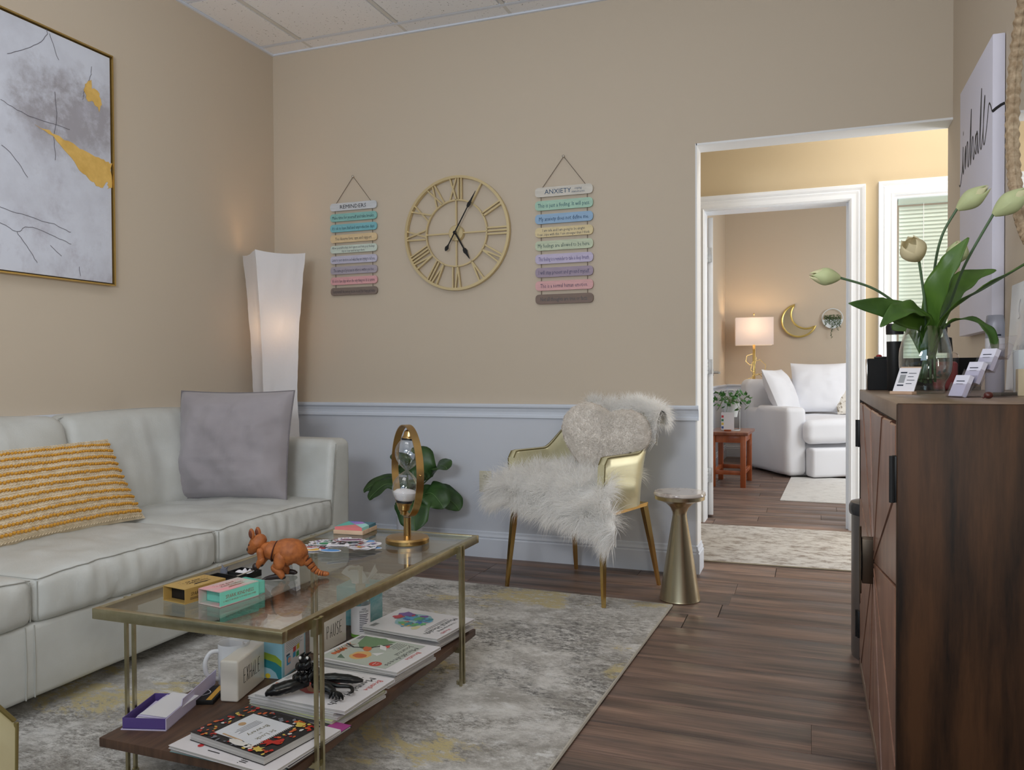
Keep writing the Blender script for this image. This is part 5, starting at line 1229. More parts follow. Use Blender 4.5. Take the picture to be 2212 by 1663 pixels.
q = B(); q.at((-.012, -.008, .060), 2.6, .2); q.rbox((0, 0, 0), (.026, .020, .016), .006, 1, 2); q.tube([(.008, .006, .006), (-.006, .009, .016)], [.004, .001], 6); q.tube([(.008, -.006, .006), (-.006, -.009, .016)], [.004, .001], 6); hdg = q.build('head', m_drg, dg)
q = B(); [q.ell((-.012+.008*s, -.016, .066), (.0032, .0032, .0036), 8, 6) for s in (-1, 1)]; q.build('eye', m_white, hdg)
dl('foreleg', [(.02, -.02, .014), (.045, -.032, .012), (.062, -.038, .007)], [.012, .014, .010])
q = B()
for k in range(5): q.tube(cr([(.060, -.038, .008), (.062+.006*k, -.05-.002*k, .010), (.060+.008*k, -.058-.001*k, .001)], 4), [.004]*5+[.0035, .003, .002, .0012], 6)
q.build('claw', m_drg, dg); dl('tail', [(.03, .0, .012), (.06, -.01, .01), (.09, -.008, .008), (.10, -.022, .005), (.095, -.03, .003)], [.007, .006, .005, .004, .002])
# ceramic blocks
m_cer = mat('glossy_cream_ceramic', rgb(226, 220, 212), .14, coat=.4)
STR = {'E': [[(1, 1), (0, .97), (0, 0), (1, .03)], [(0, .52), (.75, .52)]], 'X': [[(0, 1), (1, 0)], [(1, 1), (0, 0)]], 'H': [[(0, 1), (0, 0)], [(1, 1), (1, 0)], [(0, .45), (1, .5)]], 'A': [[(0, 0), (.5, 1), (1, 0)], [(.2, .35), (.8, .35)]], 'L': [[(0, 1), (0, 0), (1, .02)]],
       'P': [[(0, 0), (0, 1), (.7, .95), (.95, .75), (.7, .55), (0, .5)]], 'U': [[(0, 1), (.05, .15), (.5, 0), (.9, .15), (1, 1)]], 'S': [[(1, .95), (.5, 1), (.1, .8), (.3, .55), (.8, .4), (.9, .15), (.5, 0), (0, .06)]]}
def block(label, base, rz, L, D, H, word):
    o = thing('word_block', label, 'decor block', base, rz, 'white word blocks on the shelf'); q = B(); q.rbox((-D/2, L/2, H/2), (D, L, H), .006, 1, 3); q.build('block', m_cer, o)
    q = B(Matrix.Translation((.0006, 0, 0)) @ Matrix(((0, 0, 1, 0), (1, 0, 0, 0), (0, 1, 0, 0), (0, 0, 0, 1)))); n = len(word); cw = L*.62/n; ch = H*.36
    for i, c in enumerate(word):
        for st in STR[c]: q.line([(L*.2+cw*(i+.12)+p[0]*cw*.62, H*.36+p[1]*ch) for p in st], .0022, 0)
    q.build('lettering', mat('black_print', rgb(26, 24, 26), .6), o, smooth=False)
block('white ceramic block printed EXHALE in front of the mug', (-1.393, 1.693, SZ), R(12), .158, .05, .108, 'EXHALE')
block('white ceramic block printed PAUSE behind the pale green magazine', (-1.389, 2.067, SZ), R(-1), .140, .045, .108, 'PAUSE')
# mug
mg = thing('white_mug', 'white ceramic mug holding tea bags behind the EXHALE block', 'mug', (-1.492, 1.80, SZ))
m_mug = mat('white_glazed_mug', rgb(224, 224, 230), .16)
q = B(); q.lathe([(0, .0), (.036, 0), (.042, .006), (.0425, .112), (.0415, .115), (.039, .112), (.0385, .01), (0, .008)], 36); q.build('cup', m_mug, mg)
q = B(); hd_ = Vector((-.62, -.78, 0)).normalized(); q.tube(cr([hd_*.040+Vector((0, 0, .096)), hd_*.062+Vector((0, 0, .095)), hd_*.076+Vector((0, 0, .07)), hd_*.070+Vector((0, 0, .035)), hd_*.040+Vector((0, 0, .018))], 7), .0062, 10); q.build('handle', m_mug, mg)
o = thing('tea_packet', 'white paper packet standing inside the mug', 'packet', (-1.487, 1.805, SZ+.01)); q = B(); q.rbox((0, 0, .054), (.045, .006, .108), .001, 1, 1); q.rbox((.01, .012, .05), (.03, .006, .10), .001, 1, 1); q.build('paper', m_st, o)
o = thing('small_white_carton', 'small white carton between the mug and the blue card box', 'carton', (-1.52, 1.965, SZ), R(8)); q = B(); q.rbox((0, 0, .04), (.055, .05, .08), .002, 1, 1); q.rbox((0, 0, .0815), (.057, .03, .003), .001, 1, 1); q.build('carton', m_white, o)
# blue card box
cbx = thing('blue_card_box', 'light blue game box with a white panel of coloured cards, standing on the shelf', 'box', (-1.381, 1.865, SZ), R(8))
m_bl = mat('sky_blue_card', rgb(150, 200, 220), .4)
q = B(); q.rbox((-.028, .07, .053), (.056, .14, .106), .0015, 1, 1); q.build('carton', m_bl, cbx)
q = B(Matrix(((0, 0, 1, .0004), (1, 0, 0, 0), (0, 1, 0, 0), (0, 0, 0, 1))))
q.poly([(.012, .006), (.130, .006), (.130, .102), (.012, .102)], 0, 0)
for k in range(6): q.line([(.022, .094-.005*k), (.118-.012*(k % 2), .094-.005*k)], .0012, .0003, 6)
for x, y, c in ((.062, .055, 1), (.083, .056, 2), (.060, .040, 3), (.080, .036, 4)): q.poly([(x, y), (x+.017, y+.001), (x+.016, y+.016), (x+.001, y+.014)], .0004, c)
q.poly([(.024, .03), (.046, .03), (.046, .052), (.024, .055)], .0004, 3); q.blob(.038, .042, .008, .008, .0006, 7); q.poly([(.022, .055), (.042, .055), (.042, .061), (.022, .061)], .0005, 5)
q.build('front_print', [m_st, ink(206, 72, 72), ink(210, 196, 72), ink(70, 160, 210), ink(70, 160, 90), ink(40, 80, 110), ink(120, 124, 130), ink(230, 170, 150)], cbx, smooth=False)
q = B(MXZ(0, -.0004, 0)); 
def band(r0, r1, m): q.poly([(-.056+r0*math.cos(R(a)), r0*math.sin(R(a))) for a in range(0, 91, 10) if r0*math.cos(R(a)) < .056]+[(-.056+min(.056, r1*math.cos(R(a))), r1*math.sin(R(a))) for a in range(90, -1, -10)], .0002, m)
q.poly([(-.055, .001), (-.002, .001), (-.002, .052), (-.02, .066), (-.055, .074)], .0001, 0); q.poly([(-.055, .001), (-.002, .001), (-.002, .034), (-.02, .046), (-.055, .055)], .0003, 1); q.poly([(-.055, .001), (-.012, .001), (-.02, .018), (-.035, .028), (-.055, .032)], .0005, 2); q.blob(-.044, .008, .008, .007, .0007, 3)
q.build('side_print', [ink(150, 176, 66), ink(50, 134, 148), ink(158, 196, 214), ink(220, 196, 60)], cbx, smooth=False)
# hand sanitizer
hs_ = thing('hand_sanitizer_bottle', 'clear pump bottle labelled hand sanitizer on the shelf', 'bottle', (-1.372, 2.268, SZ))
q = B(); q.lathe([(0, 0), (.028, 0), (.031, .004), (.031, .115), (.028, .128), (.014, .140), (.013, .150), (0, .150)], 28); q.build('bottle', glass('sanitizer_bottle', (.86, .9, .9, 1), .09, 0, 2.6), hs_)
q = B(); q.grid(lambda a, c: (.0313*math.cos(R(-200+320*a)), .0313*math.sin(R(-200+320*a)), .012+.092*c), 30, 2); q.build('label', m_st, hs_)
q = B(); v = [math.radians(-52)]
def wrapt(body, cz, wd, h, m=0):
    gv, gf, x0, x1, y0, y1 = glyphs(body); s = h/.7; sx = wd/(x1-x0); vs = []
    for p in gv: a = R(-38)+((p[0]-(x0+x1)/2)*sx)/.0317; vs.append((.0317*math.cos(a), .0317*math.sin(a), cz+(p[1]-.35)*s))
    q.add(vs, gf, m)
wrapt('HAND', .094, .016, .006); wrapt('SANITIZER', .086, .032, .007)
for k in range(10): q.add([(.0317*math.cos(R(-38+e)), .0317*math.sin(R(-38+e)), .076-.0058*k+dz) for dz in (-.0011, .0011) for e in np.linspace(-28, 28-6*(k % 3), 7)], [(i, i+1, i+8, i+7) for i in range(6)])
q.build('lettering', m_ink, hs_, smooth=False)
q = B(); q.lathe([(.016, .148), (.016, .168), (.0, .170)], 20); q.tube([(0, 0, .168), (0, 0, .215)], .0055, 10); q.lathe([(.0, .212), (.009, .213), (.009, .224), (0, .226)], 14); q.tube([(0, 0, .220), (-.030, -.012, .220), (-.036, -.014, .213)], [.005, .0045, .003], 8); q.build('pump', mat('frosted_pump_plastic', rgb(206, 200, 190), .35), hs_)
q = B(); q.lathe([(.0316, 0.002), (.0316, .012), ], 28); q.build('green_base_band', ink(110, 160, 70), hs_)
# tissue box
tb_ = thing('tissue_box', 'aqua tissue box with sea waves and white tissues pulled up, under the glass', 'tissue box', (-1.455, 2.40, SZ), R(2))
m_aq = mat('aqua_waves', rgb(108, 176, 188), .45, col2=rgb(166, 206, 214), scale=2.2, detail=5, stretch=(6, 6, 22))
q = B(); q.rbox((0, 0, .066), (.115, .115, .132), .002, 1, 1); q.build('carton', m_aq, tb_)
q = B(); q.blob(0, 0, .03, .018, .1325); q.build('slot', m_st, tb_)
q = B(); q.grid(lambda a, c: (-.008+.055*(a-.5)*(1+c)+.012*math.sin(c*4), .035*math.sin(a*5)*c*.5, .130+.062*c*(1-.5*(2*a-1)**2)+.006*math.sin(a*11)), 14, 10); q.grid(lambda a, c: (.020+.04*c+.006*math.sin(a*6), -.022+.044*a, .130+.072*c*math.sin(PI*(.2+.6*a))), 12, 10); o = q.build('tissue', translucent('tissue_paper', rgb(236, 236, 238), .4), tb_, ang=80)
# purple box of cards
pb = thing('purple_box', 'shallow purple box with its lavender lid flap open, full of white cards', 'box', (-1.500, 1.487, SZ), R(16))
m_pu = mat('deep_purple_card', rgb(92, 74, 140), .5); m_lav = mat('lavender_white_card', rgb(204, 196, 226), .45)
BW, BL_, BH = .108, .150, .028
q = B(); t = .002
q.box(-BW/2, BW/2, 0, BL_, .002, .004, 0)
for a in ((-BW/2, BW/2, 0, t), (-BW/2, BW/2, BL_-t, BL_), (-BW/2, -BW/2+t, t, BL_-t), (BW/2-t, BW/2, t, BL_-t)): q.box(*a, .002, BH, 0)
q.build('tray', m_pu, pb, smooth=False)
q = B(); q.box(-BW/2-.003, BW/2+.003, -.003, BL_+.003, 0, .002); q.prism([(0, 0)]*0 or [(-.003, 0), (.06, 0), (.30, .012), (.30, .042), (.10, .044), (.085, .027), (-.003, .029)], 0, .002) if False else None
q.M = Matrix.Translation((BW/2+.001, 0, 0)) @ Matrix(((0, 0, 1, 0), (1, 0, 0, 0), (0, 1, 0, 0), (0, 0, 0, 1))); q.prism([(-.003, 0), (BL_+.01, 0), (.262, .012), (.268, .048), (.08, .044), (.074, .030), (-.003, .029)], 0, .002); q.build('lid_flap', m_lav, pb, smooth=False)
for i in range(7):
    o = thing('white_card', ['lowest', 'second', 'third', 'fourth', 'fifth', 'sixth', 'topmost'][i]+' white card lying loose in the purple box', 'card', (-1.500, 1.487, SZ+.0050+.0022*i), R(16+[0, 1, -2, 1, -5, -8, -12][i]), 'white cards in the purple box', rx=R([0, 0, 0, 1, 2.5, 3.5, 4][i])); q = B(); yo = .012+[0, .002, .004, .003, .012, .016, .02][i]; q.box(-.040, .040, yo, yo+.118, 0, .0012); q.build('card', m_lav if i % 2 else m_st, o, smooth=False)
nb = thing('black_yellow_booklet', 'small black booklet with yellow stripes behind the purple box', 'booklet', (-1.497, 1.695, SZ), R(20))
q = B(); q.rbox((0, 0, .006), (.075, .10, .012), .001, 1, 1); q.build('cover', m_blk, nb)
q = B(Matrix.Translation((0, 0, .0122))); [q.poly([(x, -.048), (x+.014, -.048), (x+.014, .048), (x, .048)], .0002, 0) for x in (-.022, .018)]; q.line([(p.x, p.y) for p in cr([(-.03, 0, 0), (-.01, .022, 0), (.012, .0, 0), (-.008, -.022, 0)], 6, True)], .002, .0006, 1); q.build('stripes', [ink(214, 160, 50), m_st], nb, smooth=False)
# ------------------------------------------------------------------ things on the cabinet
CT = CZ
vs_ = thing('tulip_vase', 'clear rounded glass vase with a thick base holding the tulips', 'vase', (.292, 2.42, CT))
m_vg = glass('vase_glass', (.92, .95, .94, 1), .08, 0, 2.6)
q = B(); pv = [(0, 0), (.046, 0), (.048, .004), (.047, .020), (.050, .030), (.062, .055), (.0655, .09), (.062, .125), (.052, .16), (.045, .180)]; pv2 = [(p.x, p.y) for p in cr([(a, c, 0) for a, c in pv[3:]], 4)]
q.lathe(pv[:3]+pv2+[(.0425, .18)]+[(r-.003, z) for r, z in pv2[::-1] if z > .036]+[(0, .034)], 40); q.build('vessel', m_vg, vs_)
q = B(); q.lathe([(0, .036), (.050, .036), (.058, .052), (.0, .052)], 30); q.build('water', glass('clear_water', (.95, .98, .93, 1), .04), vs_)
tu = thing('tulip_bunch', 'bunch of pale cream tulips with long green leaves standing in the glass vase', 'flowers', (.292, 2.42, CT))
O = Vector((.292, 2.42, CT)); V_ = lambda p: Vector(p)-O
m_tl = mat('tulip_leaf_green', rgb(80, 114, 42), .42, col2=rgb(52, 84, 32), scale=9, detail=5, stretch=(1, 1, .4), bump=.12, bscale=60)
m_ts = mat('tulip_stem_green', rgb(80, 104, 74), .5)
m_tp = translucent('cream_petal', rgb(226, 222, 178), .25, .55, .15, 70)
m_tp2 = translucent('pale_green_petal', rgb(206, 214, 164), .25, .55, .15, 70)
LV = [([(.302, 2.42, 1.048), (.291, 2.40, 1.117), (.247, 2.36, 1.141), (.176, 2.30, 1.163), (.093, 2.24, 1.173)], [.02, .05, .068, .058, .002], (.1, -1, .25), .1),
      ([(.302, 2.42, 1.054), (.291, 2.38, 1.132), (.254, 2.32, 1.158), (.211, 2.27, 1.150), (.167, 2.23, 1.110)], [.02, .044, .056, .050, .004], (.2, -.8, .7), .2),
      ([(.301, 2.43, 1.03), (.292, 2.45, 1.100), (.262, 2.47, 1.128), (.215, 2.48, 1.118)], [.03, .075, .08, .01], (0, -.9, .6), .1),
      ([(.302, 2.42, 1.048), (.302, 2.40, 1.135), (.313, 2.36, 1.217), (.342, 2.34, 1.28), (.381, 2.34, 1.339)], [.02, .05, .062, .05, .004], (-.5, -1, .2), .22),
      ([(.304, 2.42, 1.048), (.325, 2.45, 1.15), (.357, 2.48, 1.208), (.41, 2.50, 1.252), (.473, 2.50, 1.27)], [.02, .06, .078, .06, .004], (-.2, -.8, .7), .15),
      ([(.310, 2.42, 1.054), (.332, 2.38, 1.136), (.376, 2.32, 1.182), (.426, 2.26, 1.217), (.486, 2.20, 1.254)], [.015, .03, .036, .03, .008], (-.2, -.3, 1), .3),
      ([(.307, 2.42, 1.042), (.340, 2.40, 1.116), (.379, 2.37, 1.132), (.416, 2.34, 1.111), (.433, 2.32, 1.075), (.436, 2.31, 1.028)], [.015, .026, .032, .03, .026, .003], (0, -.2, 1), .3)]
for i, (pth, wd, up, fo) in enumerate(LV):
    q = B(); blade(q, [V_(p) for p in pth], wd, up, fo, wave=.16, seed=i*1.7, nw=8); o = q.build('leaf', m_tl, tu, ang=80); solid(o, .0014)
STM = [[(.296, 2.44, .965), (.296, 2.42, 1.099), (.244, 2.38, 1.154), (.161, 2.33, 1.215), (.075, 2.30, 1.246)], [(.291, 2.42, .965), (.291, 2.40, 1.099), (.285, 2.38, 1.184), (.269, 2.36, 1.29)],
       [(.306, 2.43, .965), (.307, 2.44, 1.10), (.315, 2.44, 1.263), (.331, 2.42, 1.359), (.364, 2.40, 1.426)], [(.281, 2.41, .968), (.310, 2.42, 1.099), (.348, 2.42, 1.172), (.380, 2.38, 1.277), (.438, 2.35, 1.397)],
       [(.317, 2.43, .968), (.319, 2.43, 1.099), (.356, 2.40, 1.171), (.414, 2.36, 1.207), (.508, 2.30, 1.268)], [(.279, 2.44, .970), (.312, 2.46, 1.101), (.346, 2.48, 1.19), (.371, 2.50, 1.292)]]
for p in STM: q = B(); q.tube(cr([V_(a) for a in p], 8), .0034, 8); q.build('stem', m_ts, tu)
def tulip(base, tip, R_, Lk, open_=.0, seed=0, m=None):
    base, tip = V_(base), V_(tip); d = (tip-base).normalized(); M = Matrix.Translation(base) @ d.to_track_quat('Z', 'Y').to_matrix().to_4x4(); rn = random.Random(seed); fl = None
    for k in range(6):
        inner = k % 2; a0 = k*PI/3+rn.uniform(-.1, .1); q = B(M @ Matrix.Rotation(a0, 4, 'Z')); Lp = Lk*(1 if inner else .96); rr = R_*(.9 if inner else 1.0)
        def pf(a, c, rr=rr, Lp=Lp):
            z = Lp*c; rad = rr*(math.sin(min(1, c*1.55+.10)*PI/2)**.8)*(1-(.72-open_)*max(0, (c-.42)/.58)**1.8); wdt = 1.30*math.sin(PI*min(1, .14+.86*c)**.85)**.65
            an = (2*a-1)*wdt; return (rad*math.cos(an), rad*math.sin(an), z*(1-.10*(2*a-1)**2*c))
        q.grid(pf, 8, 12); o = q.build('petal', (m or m_tp) if inner else (m_tp2 if m is None else m), tu, ang=80)
    if open_ > .1:
        q = B(M); q.tube([(0, 0, .005), (0, 0, Lk*.5)], [.003, .004], 8)
        q.build('pistil', mat('yellow_pistil', rgb(206, 160, 60), .6), tu); q = B(M)
        for k in range(5): a = k*1.256; q.tube([(0, 0, .005), (.010*math.cos(a), .010*math.sin(a), Lk*.45)], .001, 5); q.ell((.010*math.cos(a), .010*math.sin(a), Lk*.5), (.002, .002, .006), 6, 5)
        q.build('stamens', mat('dark_stamen', rgb(50, 36, 28), .7), tu)
tulip((.075, 2.300, 1.246), (.004, 2.288, 1.2545), .0245, .080, -.05, 1)
tulip((.269, 2.360, 1.290), (.236, 2.318, 1.343), .034, .072, .30, 2, translucent('warm_cream_petal', rgb(228, 216, 178), .3, .55, .1))
tulip((.364, 2.400, 1.424), (.440, 2.382, 1.478), .0265, .090, -.02, 3)
tulip((.438, 2.350, 1.395), (.520, 2.330, 1.455), .029, .098, -.02, 4)
tulip((.371, 2.500, 1.292), (.392, 2.490, 1.365), .030, .066, .05, 5)
tulip((.508, 2.300, 1.268), (.57, 2.26, 1.30), .024, .07, -.02, 6)
# tilted card on a wooden stand
cs = thing('counter_card', 'white printed card on a small pale wood stand at the cabinet corner', 'card stand', (.226, 2.300, CT), R(-38))
Mt = Matrix.Translation((0, 0, .006)) @ Matrix.Rotation(R(-28), 4, 'X')
q = B(); q.rbox((0, .0, .004), (.062, .022, .008), .0015, 1, 1); q.M = Mt; q.rbox((0, .003, .072), (.056, .004, .006), .001, 1, 1); q.rbox((0, .004, .036), (.050, .003, .07), .001, 1, 1); q.build('wood_stand', m_pine, cs)
q = B(Mt); q.box(-.029, .029, -.001, .001, .0, .070); q.build('card', m_st, cs, smooth=False)
q = B(Mt @ MXZ(0, -.0014, 0)); q.poly([(-.022, .058), (-.004, .058), (-.004, .054), (-.022, .054)], 0, 0); q.poly([(-.021, .05), (-.005, .05), (-.005, .026), (-.021, .026)], 0, 1); q.poly([(-.022, .021), (-.004, .021), (-.004, .017), (-.022, .017)], 0, 0)
for k in range(4): q.line([(.001, .054-.010*k), (.022-.005*(k % 2), .054-.010*k)], .0016, 0, 0)
q.build('print', [m_ink, ink(150, 152, 156)], cs, smooth=False)
# business card holder
m_acr = glass('clear_acrylic', (.965, .96, .985, 1), .07, .05, 3)
bh = thing('business_card_holder', 'clear acrylic four step holder for business cards on the cabinet', 'card holder', (.312, 2.055, CT), R(-60))
for i in range(4):
    q = B(Matrix.Translation((0, .034*i, .030*i)) @ Matrix.Rotation(R(-24), 4, 'X')); W_ = .052
    q.box(-W_/2, W_/2, -.009, -.0075, 0, .030); q.box(-W_/2, W_/2, .0075, .009, 0, .058); q.box(-W_/2, -W_/2+.0015, -.009, .009, 0, .034); q.box(W_/2-.0015, W_/2, -.009, .009, 0, .034); q.box(-W_/2, W_/2, -.009, .009, -.0015, 0)
    q.build('pocket', m_acr, bh, smooth=False)
    if i < 3:
        o = thing('business_cards', ['stack of business cards in the lowest step of the acrylic holder', 'stack of business cards in the second step of the acrylic holder', 'stack of business cards in the third step of the acrylic holder'][i], 'cards', (.312, 2.055, CT), R(-60), 'business cards in the acrylic holder')
        q = B(Matrix.Translation((0, .034*i, .030*i)) @ Matrix.Rotation(R(-24), 4, 'X')); q.rbox((0, .0, .027), (.044, .012, .052), .0006, 1, 1); q.build('cards', mat('pale_lilac_card', rgb(218, 217, 232), .45), o, smooth=False)
        q.v = []; q.f = []; q.m = []; q.M = q.M @ MXZ(0, -.0063, .03); q.line([(-.013, .008), (.013, .008)], .002, .0002); q.line([(-.011, .001), (.011, .001)], .0012, .0002); q.build('lettering', m_ink, o, smooth=False)
q = B(); q.box(-.026, .026, .0, .135, 0, .002); q.prism([(0, 0)], 0, 1) if False else None
for s in (-1, 1):
    q.M = Matrix.Translation((s*.0255, 0, 0)) @ Matrix(((0, 0, 1, 0), (1, 0, 0, 0), (0, 1, 0, 0), (0, 0, 0, 1))); q.prism([(.0, 0), (.135, 0), (.135, .108), (.105, .092)], -.0008, .0008)
q.build('step_base', m_acr, bh, smooth=False)
# pump soap
sp = thing('red_soap_bottle', 'clear pump bottle of red liquid soap behind the tulip vase', 'bottle', (.386, 2.75, CT))
m_red = mat('red_liquid', rgb(140, 62, 64), .3)
q = B(); q.rbox((0, 0, .058), (.070, .056, .116), .012, 1, 3); q.build('bottle', glass('soap_bottle_clear', (.98, .95, .95, 1), .05), sp)
q = B(); q.rbox((0, 0, .045), (.064, .050, .086), .010, 1, 3); q.build('liquid', m_red, sp)
q = B(MXZ(0, -.0285, 0)); [q.blob(-.012+.012*math.cos(k), .05+.010*math.sin(k*1.7), .006, .004, .0002, 0, 9, .3, k) for k in range(5)]; q.build('print', m_ink, sp, smooth=False)
q = B(); q.lathe([(.019, .115), (.021, .120), (.018, .160), (.006, .164), (.0055, .185), (0, .185)], 24); q.tube([(0, 0, .185), (0, 0, .200)], .006, 10); q.tube([(.012, .004, .198), (-.012, -.004, .200), (-.034, -.012, .192)], [.006, .0065, .004], 8); q.build('pump', mat('charcoal_plastic', rgb(42, 46, 48), .4), sp)
# black organiser box
bx = thing('black_storage_box', 'long black box at the far end of the cabinet behind the vase', 'box', (.330, 2.815, CT))
q = B(); q.rbox((0, 0, .050), (.315, .075, .100), .003, 1, 2); q.build('box', mat('matte_black_fabric', rgb(14, 14, 15), .8, bump=.3, bscale=300), bx)
q = B(); q.rbox((-.1595, 0, .050), (.003, .07, .098), .001, 1, 1); q.build('mirrored_end', mat('chrome_end', rgb(206, 200, 196), .15, 1), bx)
o = thing('red_topped_gadget', 'tiny black gadget with a red button on top of the black storage box', 'gadget', (.212, 2.80, CT+.1)); q = B(); q.rbox((0, 0, .003), (.040, .026, .006), .002, 1, 1); q.build('body', m_blk, o); q = B(); q.ell((-.006, 0, .007), (.009, .008, .006), 12, 8); q.build('button', ink(150, 40, 36), o)
tb2 = thing('black_travel_tumbler', 'tall black travel tumbler with a clear band and black lid left of the vase', 'tumbler', (.243, 2.705, CT)); q = B(); q.lathe([(0, 0), (.018, 0), (.021, .004), (.0235, .150), (0, .150)], 26); q.build('body', m_blk, tb2)
q = B(); q.lathe([(.023, .150), (.0235, .172)], 26); q.build('clear_band', glass('tumbler_band', (.9, .92, .92, 1), .08), tb2); q = B(); q.lathe([(0, .172), (.025, .172), (.0255, .196), (.022, .204), (0, .205)], 26); q.build('lid', m_blk, tb2)
gb = thing('grey_frosted_bottle', 'frosted grey bottle with dark print at the right, in front of the clear sign', 'bottle', (.482, 2.56, CT)); q = B(); q.lathe([(0, 0), (.022, 0), (.0235, .004), (.0235, .190), (.021, .212), (.019, .214), (0, .214)], 28); q.build('bottle', mat('frosted_grey_plastic', rgb(156, 156, 168), .35), gb)
q = B(); q.lathe([(.0238, .118), (.0238, .150)], 28); q.build('label', m_st, gb)
q = B(); 
def wrap2(body, cz, wd, h, a0=-105, rad=.0239):
    gv, gf, x0, x1, y0, y1 = glyphs(body); s = h/.7; sx = wd/(x1-x0); vs = []
    for p in gv: a = R(a0)+((p[0]-(x0+x1)/2)*sx)/rad; vs.append((rad*math.cos(a), rad*math.sin(a), cz+(p[1]-.35)*s))
    q.add(vs, gf)
[q.add([(.0239*math.cos(R(-105+e)), .0239*math.sin(R(-105+e)), zz_+dz) for dz in (-hh, hh) for e in np.linspace(-wd_, wd_, 9)], [(i, i+1, i+10, i+9) for i in range(8)]) for zz_, wd_, hh in ((.158, 42, .0022), (.108, 34, .0014))]; q.build('lettering', m_ink, gb, smooth=False)
sg_ = thing('clear_standing_sign', 'pale translucent standing sign with faint grey script leaning on the right wall', 'sign', (.555, 2.64, CT), 0, ry=R(3))
q = B(); q.rbox((0, 0, .158), (.004, .30, .315), .001, 1, 1); q.build('panel', mat('frosted_pale_acrylic', rgb(206, 216, 226), .25), sg_)
q = B(MZY(-.0024, 0, 0)); q.line([(p.x, p.y) for p in cr([(-.05, .25, 0), (-.03, .265, 0), (-.045, .235, 0), (-.025, .215, 0), (-.05, .21, 0)], 6)], .003, 0); q.line([(p.x, p.y) for p in cr([(-.06+.012*i, .12+.012*((i*7) % 3-1), 0) for i in range(11)], 4)], .0025, 0); q.line([(-.05, .09), (.05, .09)], .002, 0); q.build('lettering', ink(176, 184, 194), sg_, smooth=False)
o = thing('pale_wood_box', 'small beige box cut off by the right edge of the photo, on the cabinet', 'box', (.502, 2.22, CT), R(-8)); q = B(); q.rbox((0, 0, .032), (.075, .07, .064), .002, 1, 1); q.build('box', mat('beige_card', rgb(196, 182, 150), .6), o)
o = thing('white_desk_pot', 'pale grey pot behind the beige box at the right edge of the photo', 'pot', (.522, 2.36, CT)); q = B(); q.lathe([(0, 0), (.034, 0), (.036, .004), (.038, .112), (.035, .112), (.033, .02), (0, .015)], 28); q.build('pot', mat('pale_grey_glaze', rgb(196, 202, 204), .35), o)
o = thing('black_pen', 'black pen lying on the cabinet in front of the pale pot', 'pen', (.440, 2.20, CT+.0045), R(20)); q = B(); q.tube([(-.04, 0, 0), (-.033, 0, 0), (.045, 0, 0), (.05, 0, 0)], [.001, .0042, .0042, .003], 10); q.build('barrel', m_blk, o); q = B(); q.tube([(.02, 0, .005), (.05, 0, .005)], .001, 6); q.build('clip', m_nail, o)
o = thing('brown_pebble', 'small dark red brown pebble near the front edge of the cabinet', 'ornament', (.362, 1.985, CT)); q = B(); q.ell((0, 0, .0075), (.0095, .008, .0075), 16, 10); q.tube([(-.007, 0, .004), (-.011, 0, .001)], [.003, .001], 6); q.build('pebble', mat('oxblood_stone', rgb(78, 34, 30), .3), o)
o = thing('small_glass_dish', 'small clear glass dish in front of the tulip vase', 'dish', (.262, 2.36, CT)) if False else None
# ------------------------------------------------------------------ hallway runner
m_run = mat('distressed_runner', rgb(206, 203, 199), .9, col2=rgb(136, 124, 114), scale=8, detail=10, lo=.47, hi=.60, noise_rough=.85, stretch=(1.0, 1.8, 1), bump=.5, bscale=240)
rr_ = thing('hallway_runner', 'pale distressed grey runner rug across the hallway floor', 'rug', (-.1, 4.82, 0), R(1.2)); q = B(); q.rbox((0, 0, .004), (1.56, 1.03, .008), .002, 1, 1); q.build('pile', m_run, rr_)
for s in (-1, 1): q = B(); q.tube([(-.78, s*.515, .004), (.78, s*.515, .004)], .0042, 6); q.build('bound_edge', mat('tan_binding', rgb(170, 158, 136), .9), rr_)
# ------------------------------------------------------------------ far room
m_rug2 = mat('white_streaked_rug', rgb(228, 226, 222), .9, col2=rgb(170, 164, 158), scale=12, detail=10, lo=.52, hi=.66, noise_rough=.85, stretch=(.8, 2.4, 1), bump=.4, bscale=220)
o = thing('far_room_rug', 'white streaked rug in front of the white slipcovered sofa', 'rug', (.62, 7.22, 0), R(-2)); q = B(); q.rbox((0, 0, .004), (1.62, 1.5, .008), .002, 1, 1); q.build('pile', m_rug2, o)
m_sl = mat('white_cotton_slipcover', rgb(236, 236, 240), .85, bump=.15, bscale=400, sheen=.1)
fs_ = thing('slipcover_sofa', 'white slipcovered sofa set diagonally in the corner of the far room', 'sofa', (-.20, 7.875, 0), R(29))
wf = lambda p, a=.008, s=5: a*nz(p, s)+a*.6*nz(p, s*2.1)
SW = 1.50
q = B(); q.rbox((SW/2, .48, .165), (SW-.10, .86, .31), .03, (20, 14, 4), 3, lambda p: (p[0]+wf(p, .005), p[1]+wf((p[0]*3, p[1], p[2]*.6), .010), p[2])); q.build('base_skirt', m_sl, fs_)
q = B(); q.rbox((SW/2+.05, -.05, .150), (SW-.28, .14, .27), .03, (16, 4, 6), 3, lambda p: (p[0], p[1]+wf((p[0], p[1], p[2]*.5), .010), p[2])); q.build('front_skirt', m_sl, fs_)
for x in (.10, SW-.10):
    q = B(); q.rbox((x, .44, .34), (.21, .88, .64), .05, (4, 14, 10), 4, lambda p: (p[0]+wf((p[0]*2, p[1], p[2]*.6), .010), p[1]+wf(p, .006), p[2]-.03*(p[1] > .2)*(p[2] > .1))); q.build('arm', m_sl, fs_)
